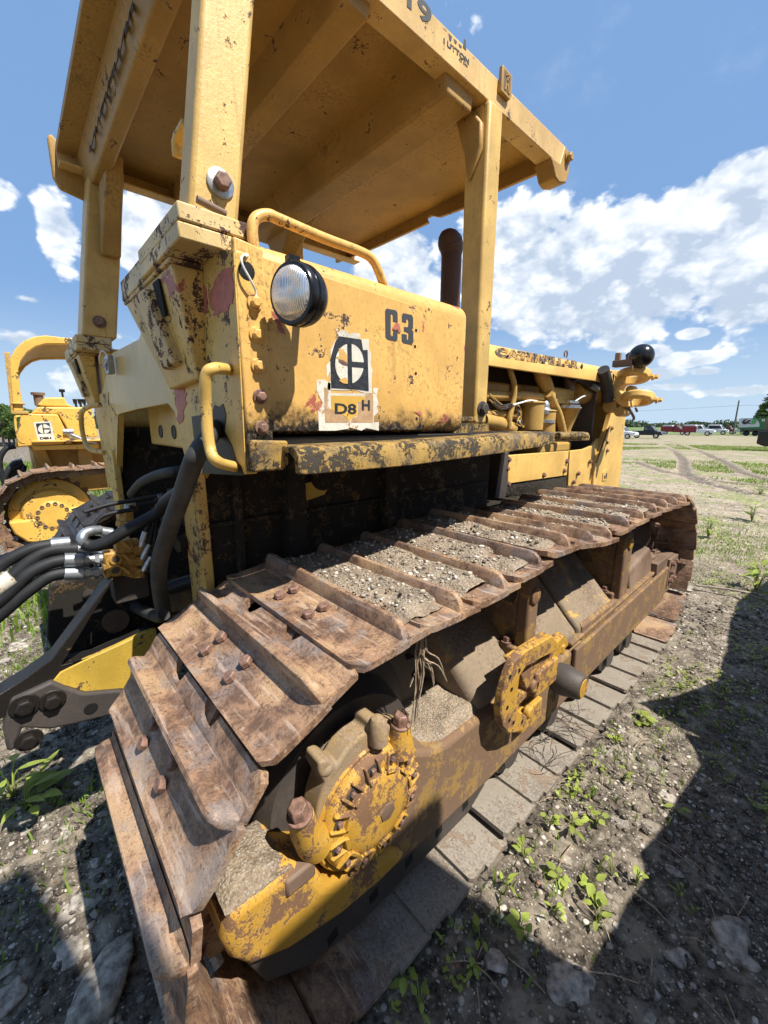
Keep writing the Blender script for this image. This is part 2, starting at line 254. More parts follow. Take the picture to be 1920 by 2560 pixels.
# ------------------------------------------------------------------ mesh helpers
class MB:
    def __init__(s): s.v = []; s.f = []
    def add(s, vs, fs):
        o = len(s.v); s.v += [tuple(p) for p in vs]; s.f += [tuple(i+o for i in f) for f in fs]; return s
    def box(s, a, b):
        x0, y0, z0 = (min(a[i], b[i]) for i in range(3)); x1, y1, z1 = (max(a[i], b[i]) for i in range(3))
        return s.add([(x0, y0, z0), (x1, y0, z0), (x1, y1, z0), (x0, y1, z0), (x0, y0, z1), (x1, y0, z1), (x1, y1, z1), (x0, y1, z1)],
                     [(3, 2, 1, 0), (4, 5, 6, 7), (0, 1, 5, 4), (1, 2, 6, 5), (2, 3, 7, 6), (3, 0, 4, 7)])
    def hexa(s, lo, hi):   # two quads
        n = len(lo); return s.add(list(lo)+list(hi), [tuple(reversed(range(n))), tuple(range(n, 2*n))]+[(i, (i+1) % n, n+(i+1) % n, n+i) for i in range(n)])
    def prism(s, poly, ax, a, b):
        def P(p, q):
            if ax == 'x': return (q, p[0], p[1])
            if ax == 'y': return (p[0], q, p[1])
            return (p[0], p[1], q)
        return s.hexa([P(p, a) for p in poly], [P(p, b) for p in poly])
    def ring(s, c, u, v, r, n, ru=None):
        return [Vector(c)+u*(r*math.cos(2*math.pi*i/n))+v*((ru or r)*math.sin(2*math.pi*i/n)) for i in range(n)]
    def tube(s, pts, r, n=12, cap=True):
        pts = [Vector(p) for p in pts]; rs = r if isinstance(r, (list, tuple)) else [r]*len(pts)
        d0 = (pts[1]-pts[0]).normalized(); u = d0.orthogonal().normalized(); rings = []
        for i, p in enumerate(pts):
            if i == 0: d = d0
            elif i == len(pts)-1: d = (pts[i]-pts[i-1]).normalized()
            else: d = ((pts[i+1]-pts[i]).normalized()+(pts[i]-pts[i-1]).normalized()).normalized()
            u = (u-d*u.dot(d)).normalized(); v = d.cross(u); rings.append(s.ring(p, u, v, rs[i], n))
        vs = [p for R in rings for p in R]; fs = []
        for k in range(len(rings)-1):
            for i in range(n): j = (i+1) % n; fs.append((k*n+i, k*n+j, (k+1)*n+j, (k+1)*n+i))
        if cap: fs += [tuple(reversed(range(n))), tuple((len(rings)-1)*n+i for i in range(n))]
        return s.add(vs, fs)
    def lathe(s, prof, c, axis, n=40, cap=True):   # prof: (distance along axis, radius)
        axis = Vector(axis).normalized(); u = axis.orthogonal().normalized(); v = axis.cross(u); vs = []; fs = []
        for h, r in prof: vs += s.ring(Vector(c)+axis*h, u, v, max(r, 1e-4), n)
        for k in range(len(prof)-1):
            for i in range(n): j = (i+1) % n; fs.append((k*n+i, k*n+j, (k+1)*n+j, (k+1)*n+i))
        if cap: fs += [tuple(reversed(range(n))), tuple((len(prof)-1)*n+i for i in range(n))]
        return s.add(vs, fs)
    def bolt(s, c, nrm, r, h, washer=1.35, rot=.3):
        nrm = Vector(nrm).normalized(); c = Vector(c)
        if washer: s.lathe([(0, r*washer), (h*.25, r*washer)], c, nrm, 16)
        u = nrm.orthogonal().normalized(); v = nrm.cross(u); a = h*.2
        def hx(q, rr): return [c+nrm*q+u*rr*math.cos(rot+i*math.pi/3)+v*rr*math.sin(rot+i*math.pi/3) for i in range(6)]
        A, B, Cc = hx(a, r), hx(h*.85, r), hx(h, r*.8)
        return s.add(A+B+Cc, [(i, (i+1) % 6, 6+(i+1) % 6, 6+i) for i in range(6)]+[(6+i, 6+(i+1) % 6, 12+(i+1) % 6, 12+i) for i in range(6)]+[tuple(range(12, 18))])
    def mesh(s, name, mat):
        me = bpy.data.meshes.new(name); me.from_pydata(s.v, [], s.f); me.validate()
        bm = bmesh.new(); bm.from_mesh(me); bmesh.ops.recalc_face_normals(bm, faces=bm.faces); bm.to_mesh(me); bm.free()
        for p in me.polygons: p.use_smooth = True
        me.set_sharp_from_angle(angle=rad(38)); me.materials.append(MAT[mat] if isinstance(mat, str) else mat); return me
def setp(o, label=None, cat=None, group=None, kind=None):
    for k, v in (('label', label), ('category', cat), ('group', group), ('kind', kind)):
        if v: o[k] = v
    return o
def wloc(o):
    v = Vector((0, 0, 0))
    while o is not None: v += o.location; o = o.parent
    return v
def obj(name, mb, mat, parent=None, bevel=0., seg=2, label=None):
    me = mb if isinstance(mb, bpy.types.Mesh) else mb.mesh(name, mat)
    o = bpy.data.objects.new(name, me); COL.objects.link(o)
    if parent is not None: o.parent = parent; o.location = -wloc(parent)
    if bevel:
        b = o.modifiers.new('bevel', 'BEVEL'); b.width = bevel; b.segments = seg; b.limit_method = 'ANGLE'; b.angle_limit = rad(40); b.harden_normals = False
    if label: o['label'] = label
    return o
def thing(name, loc, label, cat, group=None):
    o = bpy.data.objects.new(name, None); COL.objects.link(o); o.location = loc; o.empty_display_size = .2; return setp(o, label, cat, group)
def text_mesh(body, mat, size, place, sx=1., off=0., ext=.001, bold=0.):
    cu = bpy.data.curves.new('txt', 'FONT'); cu.body = body; cu.size = size; cu.extrude = ext; cu.offset = bold; cu.align_x = 'LEFT'; cu.resolution_u = 4
    o = bpy.data.objects.new('txt', cu); COL.objects.link(o); dg = bpy.context.evaluated_depsgraph_get()
    me = bpy.data.meshes.new_from_object(o.evaluated_get(dg)); bpy.data.objects.remove(o); bpy.data.curves.remove(cu)
    place = Matrix(place) @ Matrix.Diagonal((sx, 1, 1, 1)); me.transform(place); me.materials.clear(); me.materials.append(MAT[mat]); return me
def frame(o, ex, ey):   # matrix with text x along ex, y along ey
    ex, ey = Vector(ex).normalized(), Vector(ey).normalized(); ez = ex.cross(ey)
    return Matrix(((ex.x, ey.x, ez.x, o[0]), (ex.y, ey.y, ez.y, o[1]), (ex.z, ey.z, ez.z, o[2]), (0, 0, 0, 1)))
def smooth_path(pts, n=6):
    P = [Vector(p) for p in pts]; out = []
    for i in range(len(P)-1):
        a = P[max(i-1, 0)]; b = P[i]; c = P[i+1]; d = P[min(i+2, len(P)-1)]
        for k in range(n):
            q = k/n; out.append(.5*((2*b)+(c-a)*q+(2*a-5*b+4*c-d)*q*q+(3*b-a-3*c+d)*q**3))
    out.append(P[-1]); return out
# numpy value noise
_perm = rng.permutation(1024); _val = rng.random(1024)
def vnoise(x, y):
    xi = np.floor(x).astype(int); yi = np.floor(y).astype(int); fx = x-xi; fy = y-yi; fx = fx*fx*(3-2*fx); fy = fy*fy*(3-2*fy)
    h = lambda a, b: _val[_perm[(a+_perm[b % 1024]) % 1024]]
    return (h(xi, yi)*(1-fx)+h(xi+1, yi)*fx)*(1-fy)+(h(xi, yi+1)*(1-fx)+h(xi+1, yi+1)*fx)*fy
def fbm(x, y, s, o=4):
    r = 0; a = .5
    for i in range(o): r = r+a*vnoise(x*s+7.3*i, y*s+3.1*i); s *= 2.05; a *= .5
    return r
def npmesh(name, V, Fc, mat, smooth=True):
    me = bpy.data.meshes.new(name); V = np.asarray(V, np.float32); Fc = np.asarray(Fc, np.int32); k = Fc.shape[1]
    me.vertices.add(len(V)); me.vertices.foreach_set('co', V.ravel()); me.loops.add(Fc.size); me.loops.foreach_set('vertex_index', Fc.ravel())
    me.polygons.add(len(Fc)); me.polygons.foreach_set('loop_start', np.arange(0, Fc.size, k, dtype=np.int32)); me.polygons.foreach_set('loop_total', np.full(len(Fc), k, np.int32))
    me.update(calc_edges=True); me.validate()
    if smooth: me.polygons.foreach_set('use_smooth', np.ones(len(Fc), bool))
    me.materials.append(MAT[mat]); return me

# ================================================================== STRUCTURE: ground
RUTS = [([(-16, 60), (-9, 40), (-5.2, 27), (-2.8, 17), (-.5, 13.5), (4, 12.5), (12, 13)], .22), ([(-14, 60), (-7.3, 40), (-3.8, 28), (-1.4, 19), (.6, 16), (5, 15), (12, 15.6)], .22), ([(-6, 22), (-4.2, 18.5), (-2, 16), (.4, 14.8), (5, 13.8)], .2)]
def rutdist(x, y):
    best = np.full(np.shape(x), 9.)
    for pts, w in RUTS:
        P = [Vector((a, b, 0)) for a, b in pts]; Q = smooth_path(P, 8)
        for a, b in zip(Q[:-1], Q[1:]):
            dx, dy = b.x-a.x, b.y-a.y; L = dx*dx+dy*dy+1e-9; tt = np.clip(((x-a.x)*dx+(y-a.y)*dy)/L, 0, 1)
            best = np.minimum(best, np.hypot(x-a.x-tt*dx, y-a.y-tt*dy)/w)
    return best
def gz(x, y):
    x = np.asarray(x, float); y = np.asarray(y, float)
    base = -.0045*np.clip(y-1.5, 0, 76); near = np.clip(1.6-np.hypot(x+.2, (y-1)*.4)*.25, .3, 1)
    h = (fbm(x, y, .9, 4)-.47)*.10+(fbm(x+9, y, 5., 3)-.45)*.05+(np.abs(fbm(x, y+5, 14., 3)-.45))*.06-.008
    inpad = (x > -.80) & (x < .02) & (y > -.25) & (y < 3.1); left = (x < -2.45) & (x > -3.4) & (y > -.4) & (y < 3.2)
    h = np.where(inpad | left, np.minimum(h*.25, .0)-.02, h)
    rd = rutdist(x, y); h = h-.05*np.exp(-rd*rd)+.03*np.exp(-(rd-1.5)**2*3)
    h = h*np.clip(1.2-np.hypot(x, y)/120, 0, 1)
    return base+h-.005
def grade(lo, hi, step, far, growth=1.13):
    a = list(np.arange(lo, hi, step)); s = step
    while a[-1] < far: s *= growth; a.append(a[-1]+s)
    b = []; q = lo; s = step
    while q > -far: s *= growth; q -= s; b.append(q)
    return np.array(b[::-1]+a)
def grade2(lo, hi, step, lim, far, g1, g2):
    def side(s0, s, lim_):
        o = []; q = s0
        while q < far: s *= g1 if q < lim_ else g2; q += s; o.append(q)
        return o
    return np.array([-q for q in side(-lo, step, lim)][::-1]+list(np.arange(lo, hi, step))+side(hi, step, lim))
gx = grade2(-3.6, 1.8, .024, 15, 1500, 1.028, 1.14); gy = np.array([v for v in grade2(-1.6, 5.5, .026, 30, 1500, 1.02, 1.12)]); gy = gy[(gy > -1.7) | (np.arange(len(gy)) % 3 == 0)]
GX, GY = np.meshgrid(gx, gy); GZ = gz(GX, GY); nx, ny = len(gx), len(gy)
I = np.arange(nx*ny).reshape(ny, nx); Fq = np.stack([I[:-1, :-1], I[:-1, 1:], I[1:, 1:], I[1:, :-1]], -1).reshape(-1, 4)
m, t = newmat('ground_soil'); pos = t.n('ShaderNodeNewGeometry').outputs['Position']
px, py = t.n('ShaderNodeSeparateXYZ', {0: pos}).outputs[:2]
n1 = t.noise(pos, 2.2, 8, .65); n2 = t.noise(pos, 30., 8, .72); n3 = t.noise(pos, .55, 5, .6); n4 = t.noise(pos, 7., 7, .7)
dusty = t.ramp(t.m('ADD', py, t.m('MULTIPLY', t.m('SUBTRACT', n1, .5), 6.)), 2.6, 8.5)
dk = t.mix(t.ramp(n2, .35, .65), (.028, .023, .018), (.175, .145, .113)); dk = t.mix(t.m('MULTIPLY', t.ramp(n4, .45, .65), .8), dk, (.32, .27, .205))
tn = t.mix(t.ramp(n2, .36, .62), (.17, .138, .105), (.50, .405, .29)); tn = t.mix(t.m('MULTIPLY', t.ramp(n4, .46, .62), .6), tn, (.13, .105, .078)); tn = t.mix(t.m('MULTIPLY', t.ramp(t.noise(t.n('ShaderNodeMapping', {0: pos, 'Rotation': (0, 0, .25), 'Scale': (.35, 1.6, 1)}).outputs[0], 1.6, 7, .68), .48, .60), .55), tn, (.14, .115, .085))
c = t.mix(dusty, dk, tn)
rut = t.n('ShaderNodeAttribute', attribute_name='rut').outputs['Fac']
c = t.mix(t.m('MULTIPLY', t.ramp(t.m('ADD', rut, t.m('MULTIPLY', t.m('SUBTRACT', n4, .5), .7)), .25, .8), .8), c, (.10, .08, .062))
gs = t.m('MULTIPLY', t.ramp(t.m('ADD', t.m('MULTIPLY', n3, .6), t.m('MULTIPLY', n1, .4)), .475, .57), t.ramp(py, 4, 12))
gs = t.m('MULTIPLY', gs, t.m('SUBTRACT', 1., t.ramp(rut, .1, .5)))
c = t.mix(t.m('MULTIPLY', gs, .75), c, t.mix(t.ramp(n2, .4, .6), (.11, .15, .035), (.25, .26, .10)))
far = t.ramp(t.m('ADD', py, t.m('MULTIPLY', px, -.15)), 95, 125); c = t.mix(far, c, t.mix(t.ramp(t.noise(pos, .02, 4), .4, .6), (.09, .15, .04), (.16, .20, .07)))
v = t.n('ShaderNodeTexVoronoi', {'Vector': pos, 'Scale': 38.}); v2 = t.n('ShaderNodeTexVoronoi', {'Vector': pos, 'Scale': 110.})
v3 = t.n('ShaderNodeTexVoronoi', {'Vector': pos, 'Scale': 11.})
for vv, w in ((v, .85), (v2, .8), (v3, .45)):
    sp = t.n('ShaderNodeSeparateColor', {0: vv.outputs['Color']})
    c = t.mix(t.m('MULTIPLY', t.m('MULTIPLY', t.ramp(vv.outputs[0], .46, .30), t.ramp(sp.outputs[0], .72, .9)), w), c, t.mix(sp.outputs[1], (.20, .17, .14), (.66, .60, .52)))
finish(t, c, .95, 0, t.m('ADD', n2, t.m('MULTIPLY', t.m('SUBTRACT', .5, v.outputs[0]), .5)), .9, .012, spec=.15); MAT['ground_soil'] = m
me = npmesh('ground', np.stack([GX, GY, GZ], -1).reshape(-1, 3), Fq, 'ground_soil')
at_ = me.attributes.new('rut', 'FLOAT', 'POINT'); rr = rutdist(GX, GY).ravel(); at_.data.foreach_set('value', np.exp(-rr*rr*.8).astype(np.float32))
g = bpy.data.objects.new('ground', me); COL.objects.link(g); g['kind'] = 'structure'
# ================================================================== BULLDOZER
XC = -1.64
DZ = thing('bulldozer', (XC, 1.5, 0), 'worn yellow crawler bulldozer with canopy, round rear lamp and muddy steel tracks filling the foreground', 'bulldozer')
# ---- tracks
SW = .77
def shoe_mesh():
    b = MB(); T = .019; X0, X1 = -SW, 0.
    # front plate with two relief notches
    pl = [(X0+.012, .0), (X0+.006, .082), (X0+.02, .096), (-.55, .096), (-.545, .060), (-.525, .050), (-.49, .050), (-.478, .067), (-.465, .096), (-.315, .096), (-.31, .060), (-.29, .050), (-.255, .050), (-.243, .067), (-.23, .096), (-.02, .096), (-.006, .082), (-.012, .0)]
    b.prism(pl, 'z', -T-.004, -.004)
    # rear plate, slight lip raised over the neighbour
    prof = [(.0, 0), (-.03, 0), (-.12, .002), (-.145, .007), (-.166, .016)]
    vs = []
    for y, z in prof:
        ins = .0 if y > -.12 else (.006 if y > -.15 else .022)
        for x in (X0+ins, X0+.05, X0+.2, -SW/2, -.2, -.05, X1-ins): vs.append((x, y, z+(.004 if x in (X0+ins, X1-ins) else 0)))
    n = 7; k = len(prof); vs2 = [(x, y, z-T) for x, y, z in vs]; fs = []
    for i in range(k-1):
        for j in range(n-1): a = i*n+j; fs += [(a, a+1, a+n+1, a+n), (k*n+a, k*n+a+n, k*n+a+n+1, k*n+a+1)]
    for i in range(k-1): fs += [(i*n, i*n+n, k*n+i*n+n, k*n+i*n), (i*n+n-1, k*n+i*n+n-1, k*n+i*n+2*n-1, i*n+2*n-1)]
    for j in range(n-1): fs += [(j, k*n+j, k*n+j+1, j+1), ((k-1)*n+j, (k-1)*n+j+1, k*n+(k-1)*n+j+1, k*n+(k-1)*n+j)]
    b.add(vs+vs2, fs)
    # grouser with rounded ends and worn fillet
    xs = [X0+.012, X0+.02, X0+.035, X0+.055, X0+.085, X0+.13, -.5, -.27, -.13, -.085, -.055, -.035, -.02, -.012]; R = .036; H = .052; vs = []
    for x in xs:
        e = min(x-xs[0], xs[-1]-x); q = min(1, e/R); h = max(.006, H*math.sqrt(max(0, 1-(1-q)**2))); w = .5*.026+.007*q; tw = .0085
        vs += [(x, -w-.018, -.001), (x, -w, .007*q+.001), (x, -tw-.001, h-.004), (x, -tw+.003, h), (x, tw-.003, h), (x, tw+.001, h-.004), (x, w, .007*q+.001), (x, w+.018, -.001)]
    fs = []
    for i in range(len(xs)-1):
        for j in range(8): a = i*8+j; c_ = i*8+(j+1) % 8; fs.append((a, c_, c_+8, a+8))
    fs += [tuple(range(8)), tuple((len(xs)-1)*8+j for j in range(8))]
    return b.add(vs, fs)
shoe_me = shoe_mesh().mesh('track_shoe', 'shoe_rust'); pad_me = shoe_mesh().mesh('track_shoe', 'pad_dust'); lk = MB()
for s in (-.085, .085):
    poly = [(-.115, -.020), (.115, -.020), (.128, -.055), (.10, -.105), (-.02, -.11), (-.10, -.105), (-.128, -.06)]
    lk.prism(poly, 'x', -.385+s-.02, -.385+s+.02); lk.lathe([(0, .034), (.02, .034), (.021, .02), (.024, .02)], (-.385+s+(.02 if s > 0 else -.044), -.085, -.065), (1, 0, 0), 16)
    lk.lathe([(0, .034), (.02, .034)], (-.385+s+(.02 if s > 0 else -.040), .1, -.065), (1, 0, 0), 16)
lk.lathe([(0, .03), (.16, .03)], (-.465, -.1, -.065), (1, 0, 0), 14)
link_me = lk.mesh('track_link', 'link_rust')
bolt_me = MB().bolt((0, 0, 0), (0, 0, 1), .0175, .02, washer=0).mesh('shoe_bolt', 'bolt_rust')
BPOS = [(-.30, -.055), (-.30, -.105), (-.47, -.055), (-.47, -.105)]
def zt(y): return float(np.interp(y, [-.1, 0, .235, .46, .69, .92, 1.15, 1.38, 1.6, 1.83, 2.06, 2.4, 2.9], [1.112, 1.12, 1.117, 1.127, 1.15, 1.17, 1.147, 1.12, 1.138, 1.146, 1.15, 1.14, 1.12]))
_zt = zt
def zt(y): return _zt(y)+.012
C1 = (-.025, .575); C2 = (2.72, .58); RR = .545; poses = []
for i in range(13):
    y = .0+.2286*i; sl = (zt(y+.1)-zt(y-.1))/.2; poses.append((y, zt(y), math.atan(sl)+(.01 if i else .10)))
for i in range(6):
    a = rad(23.6+27.8*i); poses.append((C1[0]-RR*math.sin(a), C1[1]+RR*math.cos(a), a+.08))
_rp = random.Random(9)
for k in range(1, 14): poses.append((-.239+.2286*k, .016+_rp.uniform(-.006, .012), math.pi-.055+_rp.uniform(-.025, .02)))
for a in (25, 52, 79, 106, 133, 159): a = rad(a); poses.append((C2[0]+(RR+.02)*math.sin(a), C2[1]+(RR+.02)*math.cos(a), -a))
def track(parent, dx, dy=0., links=True, bolts=True, shoe=shoe_me, link=link_me, sc=1.):
    for k, (y, z, a) in enumerate(poses):
        o = bpy.data.objects.new('track_shoe', pad_me if 19 <= k < 32 else shoe); COL.objects.link(o); o.parent = parent
        o.location = Vector((dx, y+dy, z+(.004 if k % 3 == 1 else 0)))-wloc(parent); o.rotation_euler = (a, (.006, -.005, .002)[k % 3], 0); o.scale.x = sc
        if links:
            l = bpy.data.objects.new('track_link', link); COL.objects.link(l); l.parent = o
        if bolts and (k < 2 or 13 <= k < 19):
            for bx, by in BPOS:
                q = bpy.data.objects.new('shoe_bolt', bolt_me); COL.objects.link(q); q.parent = o; q.location = (bx, by, .001)
track(DZ, 0.); track(DZ, -2.51, bolts=True)
# ---- undercarriage, right side
fr = MB()
side = [(.16, .625), (.25, .57), (.34, .545), (.9, .535), (1.3, .50), (2.2, .52), (3.16, .58), (3.2, .40), (3.05, .26), (1.6, .215), (.66, .185), (.3, .19), (.0, .22), (.0, .5)]
fr.prism(side, 'x', -.13, -.64)
obj('roller_frame', fr, 'frame_paint', DZ, .02, 3)
rl = MB(); rl.prism(YZ(zZ, [(905, 665), (1115, 585), (1659, 190), (1659, 440), (1190, 880), (1085, 800)], -.13)[:0] or [(1.36, .545), (3.12, .61), (3.12, .585), (1.36, .52)], 'x', -.132, -.215)
rl.prism([(1.36, .52), (3.12, .585), (3.12, .36), (1.36, .29)], 'x', -.105, -.129); obj('frame_rail', rl, 'frame_paint', DZ, .008)
# final drive outer bearing: rear cap, ring, cover disc
cp = MB(); cap = [(-.455, .60), (-.475, .53), (-.46, .46), (-.42, .395), (-.32, .335), (-.16, .285), (.0, .265), (.12, .27), (.06, .33), (-.03, .37), (-.12, .385), (-.20, .45), (-.24, .545), (-.30, .59)]
cp.prism(cap, 'x', -.098, -.285); obj('bearing_cap', cp, 'drive_paint', DZ, .028, 4)
FL = YZ(qQ, [(800, 1150), (795, 1000), (825, 850), (865, 720), (822, 640), (830, 570), (890, 545), (950, 590), (1010, 490), (1090, 410), (1165, 360), (1175, 290), (1230, 262), (1285, 300), (1340, 330), (1370, 300), (1440, 320), (1475, 480), (1500, 700)], -.118)
FL = FL+[(.13, .50), (.05, .42), (-.1, .40), (-.17, .45)]
rg = MB(); rg.prism(FL, 'x', -.118, -.19); hs_ = obj('drive_housing', rg, 'ring_paint', DZ, .014, 4)
rg = MB(); rg.lathe([(-.05, .196), (-.004, .194), (.004, .188), (.002, .180), (-.02, .178)], (-.115, -.028, .577), (1, 0, 0), 64, False); obj('housing_rim', rg, 'drive_paint', hs_)
dc = MB(); dc.lathe([(-.03, .176), (0, .178), (.012, .174), (.020, .166), (.024, .150), (.024, .128), (.033, .118), (.040, .085), (.043, .03), (.043, 0)], (-.112, -.028, .577), (1, 0, 0), 72)
disc = obj('drive_cover', dc, 'drive_paint', DZ)
pk = MB(); ho = MB(); bo = MB()
for i in range(12):
    a = 2*math.pi*i/12+.15; ca, sa = math.cos(a), math.sin(a)
    def pt(x, r, tq): return (-.112+x, -.028+r*ca-tq*sa, .577+r*sa+tq*ca)
    ho.hexa([pt(.0241, .134, -.016), pt(.0241, .134, .016), pt(.0241, .160, .019), pt(.0241, .160, -.019)], [pt(.0255, .134, -.016), pt(.0255, .134, .016), pt(.0255, .160, .019), pt(.0255, .160, -.019)])  # flat dark plate, the shade of a recessed pocket put into its colour
    for tq in (-.021, .021):
        pk.hexa([pt(.020, .122, tq-.004), pt(.020, .122, tq+.004), pt(.020, .171, tq+.005), pt(.020, .171, tq-.005)], [pt(.038, .124, tq-.003), pt(.038, .124, tq+.003), pt(.030, .168, tq+.003), pt(.030, .168, tq-.003)])
    pk.hexa([pt(.022, .116, -.02), pt(.022, .116, .02), pt(.022, .126, .02), pt(.022, .126, -.02)], [pt(.042, .114, -.02), pt(.042, .114, .02), pt(.038, .126, .02), pt(.038, .126, -.02)])
    obj('cover_bolt', MB().bolt(pt(.0245, .147, 0), (1, 0, 0), .0085, .011, washer=0, rot=a), 'bolt_rust', disc)
b = MB(); b.lathe([(0, .030), (.004, .028), (.006, .018)], (-.112+.042, -.028+.02, .577-.01), (1, 0, 0), 6); obj('cover_plug', b, 'brown_iron', disc)
obj('cover_pocket', ho, 'dark_iron', disc); obj('cover_rib', pk, 'drive_paint', disc, .002); 
pA = qQ(690, 905, x=-.105); pB = qQ(1385, 285, x=-.105); pC = qQ(1225, 285, x=-.105); p = qQ(868, 615, x=-.125)
for q_ in (MB().tube([pA+Vector((-.02, .05, -.15)), pA+Vector((-.005, .012, -.07)), pA+Vector((0, .004, -.018))], [.05, .036, .031], 20), MB().tube([pB+Vector((0, .0, -.10)), pB+Vector((0, 0, -.014))], [.045, .03], 20),
           MB().lathe([(-.07, .028), (.0, .024), (.012, .016), (.016, .004)], pC, (0, -.1, 1), 16), MB().lathe([(-.03, .026), (.0, .021), (.008, .014), (.010, .004)], p, (.9, -.2, .3), 16)): obj('bolt_boss', q_, 'ring_paint' if q_.v[0][2] > .7 else 'drive_paint', DZ)
for p, n_, r in ((pA, (.15, -.22, 1), .026), (pB, (.1, 0, 1), .024)): obj('cap_bolt', MB().bolt(p-Vector((0, 0, .015)), n_, r, .045, 1.25), 'bolt_rust', DZ, .002)
bb = MB(); p = qQ(690, 1260, x=-.12); bb.box(p+Vector((-.04, -.055, -.04)), p+Vector((.03, .03, .012))); obj('clamp_block', bb, 'brown_iron', DZ, .008)
b = MB(); b.prism([(-.43, .40), (-.37, .24), (-.24, .15), (-.05, .115), (.5, .115), (.62, .18), (.5, .24), (.1, .26), (-.1, .29), (-.3, .34)], 'x', -.135, -.20); gdr = obj('roller_guard', b, 'dark_iron', DZ, .008)
for a_ in (-.18, -.02, .14, .30, .46): obj('guard_hole', MB().prism([(a_, .155), (a_+.035, .165), (a_+.03, .205), (a_-.005, .19)], 'x', -.1342, -.1352), 'hole_black', gdr)
# wheels inside the track
sp = MB(); N = 25; prof = []
for i in range(N*4):
    a = 2*math.pi*i/(N*4); r = (.43, .475, .475, .43)[i % 4]; prof.append((C1[0]+r*math.cos(a), C1[1]+r*math.sin(a)))
sp.prism(prof, 'x', -.365, -.405); sp.lathe([(-.06, .40), (.0, .39), (.05, .33), (.06, .30), (.16, .27), (.17, .05)], (-.385, C1[0], C1[1]), (1, 0, 0), 56); obj('sprocket', sp, 'dark_iron', DZ)
idl = MB(); idl.lathe([(-.22, .38), (-.2, .43), (-.02, .43), (0, .40), (.012, .36), (-.02, .30), (-.03, .12), (.05, .1), (.06, .0)], (-.27, C2[0], C2[1]-.01), (1, 0, 0), 56); obj('front_idler', idl, 'dark_iron', DZ, .003)
for yy in (.45, .85, 1.25, 1.65, 2.05, 2.4):
    r_ = MB(); r_.lathe([(-.3, .05), (-.26, .10), (-.22, .10), (-.2, .085), (-.04, .085), (-.02, .10), (.02, .10), (.03, .06), (.05, .06)], (-.2, yy, .165), (1, 0, 0), 28); obj('track_roller', r_, 'dark_iron', DZ)
for yy in (.93, 2.15):
    r_ = MB(); r_.lathe([(-.3, .05), (-.28, .09), (-.22, .09), (-.2, .075), (-.04, .075), (-.02, .09), (.02, .09), (.03, .05)], (-.25, yy, .965), (1, 0, 0), 28); obj('carrier_roller', r_, 'dark_iron', DZ)
# carrier roller brackets
def bracket(y0, y1, zb, zt_, pin, cx=-.15):
    b = MB(); w = y1-y0; yc = (y0+y1)/2
    prof = [(y0-.01, zb), (y1+.02, zb), (y1+.015, zt_-.12), (y1+.005, zt_-.04), (yc+.01, zt_), (yc-.02, zt_), (y0, zt_-.05), (y0-.005, zt_-.2)]
    b.prism(prof, 'x', cx, cx-.06); b.prism([(cx-.06, zb), (cx-.06, zt_-.03), (cx-.30, zt_-.06), (cx-.30, zb)], 'y', y0+.01, y0+.055); b.box((cx-.30, y0-.035, zb), (cx-.03, y0+.02, zb+.11))
    o = obj('roller_bracket', b, 'frame_paint', DZ, .012, 3)
    obj('pin_cap', MB().lathe([(0, .036), (.008, .036), (.010, .032)], (cx+.001, yc+.005, pin), (1, 0, .0), 24), 'drive_paint', o)
    obj('foot_bolt', MB().bolt((cx-.09, y0-.012, zb+.11), (0, 0, 1), .02, .03), 'bolt_rust', o)
bracket(.90, .965, .58, 1.035, .93); bracket(2.08, 2.19, .5, 1.02, .93)
gd = [(-.15, .53), (-.15, .585), (-.20, .63), (-.43, .87), (-.60, .93), (-.63, .5)]
for y0, y1 in ((1.02, 1.44), (1.475, 1.97)):
    b = MB(); b.prism(gd, 'y', y0, y1); obj('rock_guard', b, 'tan_dust', DZ, .02, 3)
b = MB(); b.prism([(-.14, .50), (-.14, .585), (-.165, .60), (-.165, .50)], 'y', 1.50, 2.0); obj('guard_lip', b, 'frame_paint', DZ, .006)
gd2 = [(-.16, .50), (-.16, .585), (-.27, .68), (-.40, .80), (-.62, .84), (-.64, .5)]
b = MB(); b.prism(gd2, 'y', .56, 1.0); o = obj('drive_guard', b, 'tan_dust', DZ, .045, 4)
bx = MB(); bx.hexa([(-.15, 2.30, .52), (-.15, 2.88, .54), (-.62, 2.88, .54), (-.62, 2.30, .52)], [(-.17, 2.26, .70), (-.18, 2.72, .78), (-.55, 2.72, .84), (-.55, 2.26, .82)]); obj('recoil_cover', bx, 'brown_iron', DZ, .018, 3)
bx = MB(); bx.box((-.12, 2.74, .55), (-.32, 3.16, .66)); bx.box((-.10, 3.0, .40), (-.16, 3.24, .64)); bx.lathe([(0, .07), (.02, .07), (.03, .05), (.04, .05)], (-.24, 2.86, .66), (0, 0, 1), 20); bx.lathe([(0, .05), (.02, .05)], (-.24, 3.05, .66), (0, 0, 1), 20); o = obj('idler_yoke', bx, 'brown_iron', DZ, .008)
for yy, zz in ((3.05, .60), (3.05, .53), (3.05, .46), (3.14, .60), (3.14, .46)): obj('yoke_bolt', MB().bolt((-.10, yy, zz), (1, 0, 0), .018, .025), 'bolt_rust', o)
for yy, xx in ((2.80, -.24), (2.92, -.2), (3.06, -.27)): obj('yoke_bolt', MB().bolt((xx, yy, .69), (0, 0, 1), .018, .025), 'bolt_rust', o)
